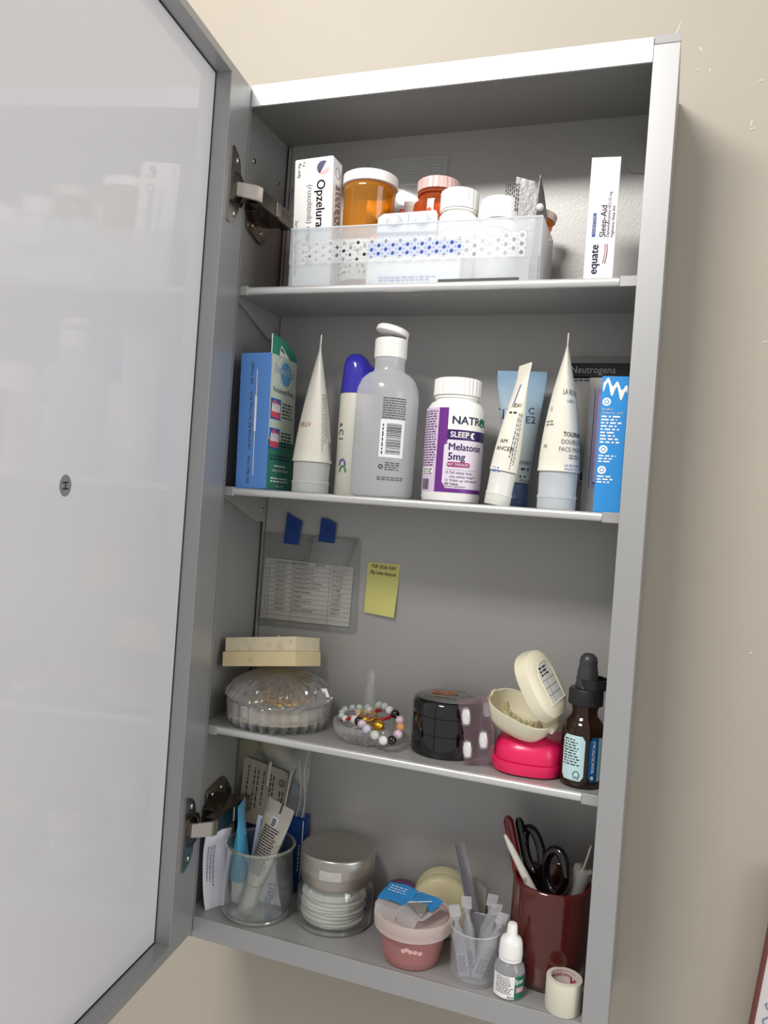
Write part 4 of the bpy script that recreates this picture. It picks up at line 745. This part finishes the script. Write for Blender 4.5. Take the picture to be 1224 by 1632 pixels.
b = lathe('safety_cap_rim', [(13.2, 76), (14.0, 76.2), (14.0, 84), (13.2, 84.2), (13, 80)], RUBBER, t, 48)
b.scale = (.9, 1, 1); b.location = (.004, .003, 0)
mpb = cy(17.05); LB = mat('pale_blue_label', 'bfdfe2', .45); patch('pale_label', mpb, -17, 1.6, 6, 41, LB, t, .1, 14, 10, 2.4); patch('blue_label', mpb, 5.2, 15, 6, 41, mat('deep_blue_label', '0e5a94', .4), t, .1, 10, 10, 2.4); patch('white_edge', mpb, 13, 20, 6.5, 40.5, LB, t, .14, 6)
fine(mpb, -15.5, 37.5, 14, 10, 2.15, BLACK, t, h=.9, seed=21, ragged=.35); text('SKINCEUTICALS', mpb, 8.8, 25.6, 3.5, WPRINT, t, 90, .01); patch('checker_mark', mpb, 7.4, 9.6, 8.2, 10.6, WPRINT, t, .3)
for v, k_ in ((8.9, 8), (9.8, 9)): patch('checker_dot', mpb, k_, k_ + .5, v, v + .5, mat('deep_blue_label', '0e5a94', .4), t, .4)
V, F = [], []; tubeV(V, F, [mpb(-4 + 2.6 * math.sin(a), 11 + 2.6 * math.cos(a), .35) for a in (0, .4, 1.7, 2.1, 2.5, 3.8, 4.2, 4.6, 5.9)], .28, 5, True); mk('recycle_mark', V, F, BLACK, t); fine(mpb, -6.5, 7.6, 5, 1, 1, BLACK, t, h=.5)
# ================================================================== CABINET FLOOR
z = Z0 + .3
t = T('glass_jar', 'open clear glass jar holding tubes, at left end of the cabinet floor', 'jar', (65, 33.5, z))
lathe('jar_glass', [(26, 0), (29.5, .8), (32, 4), (32.8, 10), (32.4, 22), (31, 38), (30, 50), (29.8, 57), (30.8, 61.5), (31.6, 63.2), (30.8, 64.6), (29.4, 64.2), (28.6, 58), (28.8, 50), (29.8, 38), (31.1, 22), (31.2, 10), (29.5, 5), (26, 3.2), (.02, 3)], GLASS, t, 64, sharp=70)
V, F = [], []; tubeV(V, F, [(31 * math.cos(a), 31 * math.sin(a), 63.4) for a in [i * PI / 24 for i in range(48)]], 1.25, 8, True); mk('jar_rim', V, F, clear('glass_rim', (.8, .8, .72), .05, 5, .2, (.75, .72, .6)), t, True)
V, F = [], []; tubeV(V, F, [(28.5 * math.cos(a), 28.5 * math.sin(a), 1.8) for a in [i * PI / 24 for i in range(48)]], 1.5, 8, True); mk('jar_foot', V, F, clear('glass_foot', (.85, .85, .82), .05, 6, .15, (.8, .8, .76)), t, True)
t = T('blue_tube', 'slim sky blue squeeze tube seen edge on, standing in the glass jar', 'tube', (44.5, 38, z + 3.4), up=(-.04, -.02, 1), spin=105)
squeeze(t, 20, 9, 92, 26, mat('sky_tube', '4aa6cc', .22, coat=.3), mat('cap_white2', 'e6e6e2', .4), 10, 7.6, 1.5)
t = T('paper_sachet', 'white paper sachet with a blue stripe and the letters USP, standing in the glass jar', 'sachet', (64, 46, z + 3.4), rot=(0, 3, -6))
PW = mat('sachet_paper', 'e3e0ea', .55, bump=.3, bscale=60)
V = []; 
for j in range(9):
    v = 78 * j / 8; hw = 22 - 12 * (j / 8) ** .7
    for i in range(9): u = -1 + hw * (i / 4 - 1); V.append((u - 4 * (j / 8), 1.5 * math.sin(i * 1.1 + j * .6) * (1 - j / 10), v))
mk('sachet_sheet', V, [(j * 9 + i, j * 9 + i + 1, (j + 1) * 9 + i + 1, (j + 1) * 9 + i) for j in range(8) for i in range(8)], PW, t, True)
f = pl((0, -1.7, 0)); flat('blue_stripe', f, [(-14, 3), (-8, 3), (-6.5, 76), (-10, 76)], mat('ultramarine', '1f22a8', .5), t, .2); text('USP', f, 9, 13, 9, NAVY, t, -90, .015, k=.3); patch('blue_square', f, 4, 11, 1, 6, mat('soft_blue', '7f93c8', .5), t, .2)
fine(f, -4, 70, 16, 2, 2.6, NAVY, t, ang=-90, h=1.2)
SIL = mat('silver_tube', 'bdb8ae', .28, .75); t = T('silver_tube', 'silver metal squeeze tube with dense print, leaning right in the glass jar', 'tube', (60.5, 22, z + 4.5), up=(.235, .10, 1), spin=-8)
fn = squeeze(t, 26, 8.6, 102, 30, SIL, mat('silver_cap', 'b5b1a9', .3, .6), 10, 8.2, 1.5, stretch=.8)
mt = flatmap(fn); fine(mt, -8.5, 79, 17, 19, 2.3, BLACK, t, h=1.0, ragged=.12, dens=.95, seed=14, k=.35); patch('grey_square', mt, -3.6, 3.6, 81, 89, mat('pale_square', 'c9ccd0', .4), t, .3); fine(mt, -2.6, 87, 5.2, 4, 1.7, BLACK, t, h=1.1, k=.45, ragged=0)
box('crimp_notch', 1.2, 2.4, -1.2, 1.2, 93.5, 102.4, BLACK, t)
t = T('paper_sachet', 'curved white sachet with blue print, between the glass jar and the cabinet side', 'sachet', (27, 26, z), rot=(0, -2, 58))
V = []
for j in range(11):
    v = 70 * j / 10; bulge = 5 * math.sin(PI * j / 10)
    for i in range(5): V.append((-13 + 26 * i / 4 + (1 - j / 10) * 0, bulge - 4 * (1 - j / 10) ** 3 + .6 * math.sin(i * 1.7 + j), v))
mk('sachet_sheet', V, [(j * 5 + i, j * 5 + i + 1, (j + 1) * 5 + i + 1, (j + 1) * 5 + i) for j in range(10) for i in range(4)], PW, t, True)
fine(lambda u, v, k=0: (u, 5 * math.sin(PI * v / 70) - 1.6 - k, v), -3, 56, 42, 3, 3, mat('soft_navy', '4b4f78', .5), t, ang=-90, seed=33, h=.8)
t = T('flat_box', 'dark blue box standing against the cabinet back, behind the glass jar', 'box', (54, 82, z)); box('carton', -41, 33.5, 0, 10, 0, 74, mat('dark_blue_card', '153a74', .4), t, .5); patch('pale_edge', pl((0, 0, 0)), 30.5, 31.2, 4, 70, WPRINT, t, .1); fine(pl((0, 0, 0)), 28, 46, 26, 1, 2, WPRINT, t, ang=-90)
# plastic bag with card and picks
t = T('plastic_bag', 'clear plastic bag holding a printed card, under the third shelf behind the glass jar', 'bag', (50, 76, z + 76), rot=(-3, 0, 0))
BAG = clear('bag_film', (.9, .91, .9), .1, 2.4, .08)
sheet('film', pl((0, 0, 0)), 78, 88, BAG, t, 16, 16, 2.2, 5, .2); tube('bag_fold', [(36 + 1.5 * math.sin(v / 9), -1, v) for v in range(0, 86, 6)], .6, clear('ridge', (.9, .9, .9), .1, 2, .4), t, 5); tube('bag_fold', [(30 + 2.5 * math.sin(v / 13), -1.4, v) for v in range(0, 60, 6)], .45, clear('ridge', (.9, .9, .9), .1, 2, .4), t, 5)
CP = mat('aged_card', '9d9484', .6); t = T('printed_card', 'beige instruction card with rounded corner, inside the plastic bag', 'card', (42, 73, z + 60), rot=(-2, 3, 0))
prism('card_sheet', [(-24, 0), (25, 0), (25, 52), (22, 57), (17, 58.5), (-26, 63)], 0, .5, CP, t, 'y'); f = pl((0, 0, 0))
for i, (u, n_) in enumerate(((-19, 40), (-12, 44), (-8, 44), (-2, 40), (6, 30), (9, 20))): fine(f, u, 56 - i, n_, 1, 2, BLACK, t, ang=-90, seed=40 + i, h=1.2)
disc('round_logo', f, 18, 46, 3.6, BLACK, t, .2, r2=2.8); text('CE', f, 18, 46, 3.6, BLACK, t, -90, .02); fine(f, 20, 38, 14, 2, 3, BLACK, t, ang=-90, seed=3, h=1.3)
t = T('yellow_slip', 'crumpled yellow paper slip at the top of the plastic bag', 'paper', (40, 80, z + 100), rot=(-2, 0, 0)); YS = mat('dull_yellow', '9a9258', .6)
mk('slip_sheet', [(-26, 0, 6), (-14, 0, 8), (-13, .5, 30), (24, .5, 24), (28, 0, 46), (16, 1, 52), (4, 0, 42), (-20, 1, 40), (-30, 0, 36)], [(0, 1, 2, 7, 8), (2, 3, 4, 5, 6, 7)], YS, t)
for i, (x, zz, h_, lab) in enumerate(((46.5, 112, 24, 'pale plastic pick, left one of two in the plastic bag'), (67, 92, 40, 'pale plastic pick, right one of two in the plastic bag'))):
    t = T('dental_pick', lab, 'pick', (x, 74.5 - i, z + zz - 12), rot=(0, 4 + i * 3, 0), group='picks in the plastic bag'); tube('pick_stem', [(0, 0, 0), (0, 0, h_ * .5), (.6, 0, h_)], lambda s: 1.7 if i == 0 else 1.2, mat('pick_white', 'c3beb4', .4, alpha=.8), t, 8)
# cotton jar
t = T('glass_jar', 'glass jar with brushed metal lid full of cotton rounds, on the cabinet floor', 'jar', (133.5, 55, z))
lathe('jar_glass', [(30, 0), (34.6, .8), (35.6, 4), (35.2, 26), (34.6, 31), (31.8, 35.5), (30.6, 38), (30.6, 47), (29.2, 47), (29.4, 37.5), (31, 34), (33, 30), (33.8, 25), (34.2, 6), (32, 2.6), (.02, 2.2)], clear('jar_glass2', (.91, .93, .92), .03, 2.2, .04, (.8, .82, .8)), t, 64, sharp=70)
V, F = [], []; tubeV(V, F, [(33 * math.cos(a), 33 * math.sin(a), 1.7) for a in [i * PI / 24 for i in range(48)]], 1.5, 8, True); mk('jar_foot', V, F, clear('glass_foot', (.85, .85, .82), .05, 6, .15, (.8, .8, .76)), t, True)
LIDM = mat('brushed_lid', 'b3afa6', .33, .8); lathe('metal_lid', [(29.5, 38), (32, 38.3), (33, 40.5), (33.2, 46), (34.2, 48.5), (34.6, 51), (34.6, 64), (34, 65.6), (32.6, 66.3), (31.2, 65.9), (29.5, 65.2), (.02, 65.0)], LIDM, t, 72, sharp=50)
patch('torn_label', cy(34.7), -3, 17, 49, 57.5, mat('torn_paper', 'bdb9b4', .7, vary=.2, bscale=150), t, .15, 10)
PAD = mat('cotton', 'efece6', .95, bump=.4, bscale=500); base = None
for i in range(11):
    tt = T('cotton_round', ('white cotton round at the ' + ('bottom', 'second place from the bottom', 'third place from the bottom', 'fourth place from the bottom', 'fifth place from the bottom', 'middle', 'fifth place from the top', 'fourth place from the top', 'third place from the top', 'second place from the top', 'top')[i] + ' of the jar stack'), 'cotton round', (133.5 + 1.6 * math.sin(i * 2.1) - 1, 55 + 1.2 * math.cos(i * 1.7) - 1, z + 2.9 + i * 2.75), group='cotton rounds stacked in the lidded jar', rot=(2.5 * math.sin(i) * .4, 1.2, i * 20))
    if base is None: p_ = lathe('pad', [(26, 0), (28, .5), (28.3, 1.2), (27.6, 2), (.02, 2.6)], PAD, tt, 40, sharp=80); base = p_.data
    else: o = bpy.data.objects.new('pad', base); link(o); o.parent = tt
# purple jar behind
t = T('purple_jar', 'purple jar with clear base, mostly hidden behind the pink cup', 'jar', (190.5, 78, z)); lathe('clear_base', [(12, 0), (14.5, 1), (15.5, 8)], clear('jar_glass2'), t, 32); lathe('purple_body', [(15.5, 8), (15.5, 30), (13, 33), (.02, 34)], mat('purple_plastic', '5b3858', .35), t, 32)
# pink cup
t = T('lidded_cup', 'translucent pink cup with a frosted snap lid, on the cabinet floor', 'cup', (217, 27.5, z), yaw=15)
PC = clear('pink_cup', (.9, .58, .55), .2, 1.2, .66, (.76, .42, .4))
lathe('cup_body', [(21, 0), (23.3, 1), (24.5, 4), (29, 30), (30, 38), (29, 38), (27.8, 30), (23.4, 5), (.02, 3)], PC, t, 64)
lathe('cup_lid', [(30, 23.6 + 4), (33.2, 28), (33.8, 33), (34, 38), (33.4, 39.6), (31.5, 39.8), (30, 37.6), (.02, 37.2)], clear('frost_lid', (.9, .86, .83), .3, 1.2, .72, (.88, .82, .78)), t, 64)
for x, v in ((-6.5, 18), (-3.5, 19.6), (-.5, 18.2), (3.5, 18), (7.5, 17)): disc('white_blob', cy(lambda v: 24.4 + (v - 4) * .173), x, v, 2.0, mat('blob', 'e2b3ad', .5), t, .35)
# contact lens blisters on the lid
LT = clear('lens_tray', (.9, .9, .9), .2, 1.6, .42, (.85, .83, .83)); SB = mat('sky_foil', '3f9be0', .25, .35, bump=.3, bscale=200)
for i, (loc, rz, lab) in enumerate((((201.5, 23, z + 41), -8, 'clear blister with whole blue foil lid, left of two on the frosted cup lid'), ((224.5, 17, z + 41), -22, 'clear blister with foil peeled back to silver, right of two on the cup lid'))):
    t = T('lens_blister', lab, 'blister', loc, rot=(5, 4, rz)); hw = 12.5
    prism('tray_flange', [(-hw, -14), (hw - 3, -14), (hw, -10), (hw, 14), (-hw, 14), (-hw, -10)], 6.4, 7.1, LT, t, 'z')
    loft('tray_well', [(0, 6, 5, 3, 0, 2), (.6, 8, 7, 3, 0, 2), (6.4, 9.5, 8.5, 3, 0, 2)], LT, t, 28)
    V = [(-hw, -14.2, 6.6), (hw - 3, -14.2, 6.6), (hw - 5, -16.5, -1.6), (-hw + 2, -16.5, -1.6)]; V += [(x, y - .6, zz) for x, y, zz in V]; mk('grip_flap', V, [(0, 1, 2, 3), (7, 6, 5, 4), (0, 1, 5, 4), (1, 2, 6, 5), (2, 3, 7, 6), (3, 0, 4, 7)], LT, t)
    if i == 0:
        sheet('foil_lid', pl((0, -8, 8.2), (1, .1, 0), (0, 1, .12)), 27, 23, SB, t, 8, 8, 1.4, 4, .3); fine(pl((-9, 4, 10.8), (1, .1, 0), (0, 1, .12)), 0, 4, 17, 3, 3, WPRINT, t, h=.8, k=.8)
    else:
        sheet('foil_lid', pl((-1, 1, 7.8), (1, 0, .1), (0, 1, .12)), 26, 16, SB, t, 8, 8, 1.2, 8, .3)
        mk('peeled_corner', [(-10, -5, 9), (2, -10, 10.5), (11, -12, 9.2), (9, -2, 13), (6, 2, 12.5), (-1, -1, 12.4)], [(0, 1, 5), (1, 4, 5), (1, 3, 4), (1, 2, 3)], mat('bright_foil', 'd8d4c8', .2, .8, bump=.6, bscale=200), t)
        mk('white_seam', [(-9, -4, 10.2), (-8, -4.6, 10.2), (6, 9, 11.4), (5, 9.6, 11.4)], [(0, 1, 2, 3)], WPRINT, t)
# round cream container
t = T('cream_pot', 'round cream plastic pot standing on its side behind the pink cup', 'pot', (229.5, 76, z + 27.6), rot=(90, 0, 12))
CRM = mat('cream_pot_plastic', 'c9c098', .4); lathe('pot_body', [(24, -14), (26.3, -13), (26.6, 2), (26, 3)], CRM, t, 56); lathe('pot_lid', [(27, 3.2), (27.3, 4), (27.3, 11), (25, 13.8), (16, 15.6), (.02, 16)], CRM, t, 56, sharp=60)
t = T('paper_tag', 'small grey paper tag standing behind the cup of ampoules', 'tag', (262, 72, z)); prism('tag_sheet', [(-7, 0), (8, 0), (8, 50), (-5, 58)], 0, .8, mat('grey_tag', '8f8a84', .6), t, 'y', .15)
# clear cup of ampoules
t = T('clear_cup', 'small frosted clear cup holding plastic ampoules, on the cabinet floor', 'cup', (272.3, 22.6, z), yaw=10)
CC = clear('cup_plastic', (.96, .96, .97), .12, .8, .13, (.9, .9, .93)); lathe('cup_body', [(17, 0), (18.8, .8), (19.4, 3), (20.8, 41), (21.2, 42), (20.4, 42.2), (19.8, 40), (18.2, 4), (.02, 2)], CC, t, 56)
V, F = [], []; tubeV(V, F, [(20.9 * math.cos(a), 20.9 * math.sin(a), 42) for a in [i * PI / 20 for i in range(40)]], .5, 6, True); mk('cup_rim', V, F, clear('rim_plastic', (.9, .9, .9), .1, 3, .5, (.9, .9, .9)), t)
AM = clear('ampoule_plastic', (.93, .94, .95), .12, 2.4, .26, (.88, .88, .9)); AT = clear('ampoule_tab', (.92, .93, .94), .12, 2.6, .42, (.88, .88, .9))
def ampoule():
    t = T('plastic_ampoule', 'x', 'ampoule', (0, 0, 0), group='plastic ampoules in the clear cup')
    loft('label_tab', [(0, 4.6, .5, 6), (21, 4.6, .5, 6), (22, 4.8, 1.2, 4)], AT, t, 20, False)
    loft('ampoule_body', [(21.5, 4.4, 1, 3), (24, 5.2, 3.2), (34, 5, 4.2), (42, 2.6, 2.4), (46, 1.6, 1.5)], AM, t, 24, sharp=60)
    loft('twist_neck', [(45.5, 1.5, 1.4), (48, 2.6, 2.2), (50, 3.0, 2.4), (52.5, 2.4, 2.0)], AM, t, 20, sharp=60)
    V, F = [], []; bx(V, F, -4.4, 4.4, -.6, .6, 50.5, 60); mk('twist_tab', V, F, AT, t)
    fine(pl((0, -.6, 0)), -3, 17, 7, 7, 1.9, mat('amp_ink', '4c5568', .5), t, h=.8); return t
a0 = ampoule(); spots = [((-6, -6), (-.2, -.10, 1), 12, 'leftmost front ampoule leaning left in the clear cup'), ((-2, 0), (-.17, .12, 1), -8, 'second ampoule from the left in the clear cup, behind the leftmost'), ((2, 8), (.1, .26, 1), 25, 'ampoule leaning backwards at the rear middle of the clear cup'), ((3, 1), (.2, .1, 1), 32, 'fourth ampoule from the left, tab tilted right'), ((3, -4), (.33, .02, 1), 25, 'rightmost ampoule leaning right in the clear cup')]
for i, ((x, y), up, sp_, lab) in enumerate(spots):
    if i == 0: a = a0
    else:
        a = a0.copy(); link(a)
        for ch in list(a0.children): c = ch.copy(); link(c); c.parent = a
    a['label'] = lab; a.location = ((273 + x) * S, (21 + y) * S, (z + 2.4) * S); a.rotation_mode = 'QUATERNION'; a.rotation_quaternion = Vector((0, 0, 1)).rotation_difference(Vector(up).normalized()) @ Quaternion((0, 0, 1), math.radians(sp_))
t = T('foil_strip', 'slim silver foil strip leaning left out of the clear cup', 'foil strip', (279, 34, z + 2.6), up=(-.36, .18, 1), spin=62); sheet('strip_film', pl((0, 0, 0)), 13, 98, mat('strip_foil', 'a9abb0', .25, .6), t, 4, 12, 1.2, 6, .7)
# eye drops
t = T('eye_drop_bottle', 'small eye drop bottle with white cap, in front of the maroon cup', 'bottle', (303, 14, z), yaw=8)
lathe('bottle_body', [(10, 0), (12, .8), (12.3, 3), (12.3, 19), (11.4, 23), (8.6, 26.4), (7.4, 28), (7.4, 31)], clear('drop_bottle', (.82, .84, .85), .15, 1.6, .5, (.75, .76, .78)), t, 48, sharp=60)
lathe('drop_cap', [(8.6, 29.8), (9.4, 30.2), (9.5, 33), (8.9, 41), (7.6, 44.3), (4.8, 46), (4.3, 47), (3.9, 54), (3.2, 55.6), (.02, 56)], WHITE, t, 60, lambda a, k, zz: 1 + .01 * math.cos(a * 30) if k in (2, 3) else 1, sharp=50); lathe('tamper_ring', [(8.8, 27.6), (9.3, 27.8), (9.3, 29.4), (8.8, 29.6)], WHITE, t, 40)
mpb = cy(12.4); patch('white_label', mpb, -14, 5, 1.5, 19, WHITE, t, .08, 14); patch('green_label', mpb, 5, 16, 1.5, 19, mat('label_green', '0f6b4e', .4), t, .08, 8); patch('pink_block', mpb, 6.5, 14, 6.5, 10.5, mat('label_rose', 'd4a5b0', .4), t, .16, 5)
fine(mpb, -10.5, 17.6, 14.5, 10, 1.35, BLACK, t, h=.55, seed=50, ragged=.3); text('Syst', mpb, 8.6, 15, 5, WPRINT, t, 0, .02, k=.25, shear=.2); text('Alcon', mpb, 2, 3, 2.2, BLACK, t, 0, .02, k=.25)
# maroon cup
t = T('pen_cup', 'maroon ceramic cup full of pens and scissors, right rear of the cabinet floor', 'cup', (327.5, 53.5, z), yaw=10)
lathe('cup_body', [(27, 0), (29, .8), (31.2, 6), (32.3, 30), (32.3, 78), (31.6, 80.6), (30.2, 81), (29.2, 79.6), (29, 8), (26, 4), (.02, 4)], mat('maroon_glaze', '521c17', .16, coat=.6, vary=.1, bscale=20), t, 72, sharp=60)
def stick(name, label, cat, a, b, grp=None): 
    a, b = Vector(a), Vector(b); t = T(name, label, cat, a, up=b - a); return t, (b - a).length
t, L_ = stick('pen', 'dark red pen leaning left in the maroon cup', 'pen', (318, 58, z + 6), (286, 55, 143.5)); tube('barrel', [(0, 0, 0), (0, 0, L_ * .72)], 4.0, mat('red_pen', '8e1220', .2, coat=.5), t, 20); tube('pen_cap', [(0, 0, L_ * .6), (0, 0, L_ * .97), (0, 0, L_)], lambda s: (4.6, 4.3, 2)[round(s * 2)], mat('red_pen2', '6e0f1a', .15, coat=.6), t, 20); box('pen_clip', -1, 1, -6.2, -5, L_ * .66, L_ * .94, mat('red_pen2', '6e0f1a', .15), t, .4)
t, L_ = stick('brush_pen', 'white tapered stick leaning left across the red pen', 'pen', (341, 42, z + 28), (287.3, 40, 133)); tube('barrel', [(0, 0, 0), (0, 0, L_ * .4), (0, 0, L_ * .9), (0, 0, L_)], lambda s: (4.4, 4.2, 2.6, 1.2)[round(s * 3)], mat('white_pen', 'd2cfc4', .35), t, 20); disc('maker_mark', cy(3.9), 0, L_ * .63, 1.5, GREYP, t, .15, r2=1.1)
t, L_ = stick('pen', 'black pen between the red pen and the scissors', 'pen', (326, 66, z + 6), (294.5, 62, 141)); tube('barrel', [(0, 0, 0), (0, 0, L_ * .97), (0, 0, L_)], lambda s: (4.2, 4.0, 2.2)[round(s * 2)], mat('black_pen', '08080a', .25, coat=.4), t, 18)
t = T('scissors', 'scissors with glossy black loop handles, standing in the maroon cup', 'scissors', (326, 54, z + 5), up=(-.08, 0, 1), spin=-28)
SCB = mat('scissor_black', '0e090c', .15, coat=.6)
def loop(cx_, cz_, a, b, tl, nm):
    V, F = [], []; tubeV(V, F, [(cx_ + a * math.cos(q) * math.cos(tl) - b * math.sin(q) * math.sin(tl), 0, cz_ + a * math.cos(q) * math.sin(tl) + b * math.sin(q) * math.cos(tl)) for q in [i * PI / 16 for i in range(32)]], 4.0, 12, True)
    o = mk(nm, V, F, SCB, t, True)
loop(-10.5, 94, 8.5, 18, .22, 'finger_loop'); loop(12, 84, 10, 17.5, -.12, 'finger_loop')
prism('blade', [(-3, 0), (3, 4), (5, 66), (-4, 66)], -1.2, 0, NICKEL, t, 'y'); prism('blade', [(3, 0), (-3, 4), (-5, 66), (4, 66)], .2, 1.4, NICKEL, t, 'y')
prism('shank', [(-5, 60), (6, 60), (4, 78), (-6, 82)], -3, 3, SCB, t, 'y', .8)
t, L_ = stick('marker', 'grey metal marker leaning right in the maroon cup', 'marker', (330, 60, z + 8), (357, 56, 133)); tube('barrel', [(0, 0, 0), (0, 0, L_ * .8)], 7.8, mat('grey_barrel', '9a9792', .4, .2), t, 28); tube('marker_tip', [(0, 0, L_ * .8), (0, 0, L_ * .95), (0, 0, L_)], lambda s: (2.6, 2, .8)[round(s * 2)], NICKEL, t, 14); 
# tape roll
t = T('tape_roll', 'short roll of pale tape with red print inside, front right of the cabinet floor', 'tape roll', (346.2, 12.6, z), yaw=0)
TR = mat('tape_cream', 'd3cfbd', .4, sub=.1); lathe('tape_winding', [(11.2, 0), (13.7, .1), (13.9, .5), (13.9, 24), (13.7, 24.4), (11.2, 24.5), (11.2, 0)], TR, t, 56, cap=False)
lathe('paper_core', [(11.15, .3), (11.15, 24.8), (10.4, 24.8), (10.4, .3), (11.15, .3)], mat('core_paper', 'd9cdc6', .6), t, 48, cap=False)
def core(u, v, k=0): a = -u / 10.3 + PI; return ((10.3 - k) * math.sin(a), -(10.3 - k) * math.cos(a), v)
text('TRANSPORE', core, -4, 20.6, 3.6, mat('core_red', 'a82c44', .5), t, 180, .02, k=.1); text('3M', core, 8, 18, 6.5, mat('core_red', 'a82c44', .5), t, 180, .05, k=.1); fine(core, -8, 23.6, 18, 1, 1, mat('core_red', 'a82c44', .5), t, h=.5, k=.1)
# ================================================================== framed print at the lower right
t = T('framed_print', 'white print with a dark red edge at the lower right, beside the cabinet', 'picture', (486, 86, -40), rot=(0, 6, 0))
box('print_board', .9, 120, 1, 8, -100, 170, mat('print_white', 'cbc6c6', .5), t); box('red_edge', -1.6, 1.0, 0, 10, -100, 172, mat('frame_red', '6e3a34', .5, vary=.2, bscale=80), t, .6)
f = pl((0, 1, 0))
tube('pink_scroll', [f(18 + 5 * math.sin(v / 9), v, .3) for v in range(40, 110, 4)], 1.6, mat('print_pink', 'b99aa0', .6), t, 6); tube('blue_scroll', [f(9 + 2.5 * math.sin(v / 2.1), v, .3) for v in [46 + i * .8 for i in range(24)]], .5, mat('print_blue', '6a6f98', .6), t, 5)
for v, l in ((98, 8), (84, 5), (70, 5)): tube('leaf_stroke', [f(12, v, .3), f(12 + l * .6, v + 4, .3), f(12 + l, v + 1, .3)], .5, mat('print_pink', 'b99aa0', .6), t, 5)
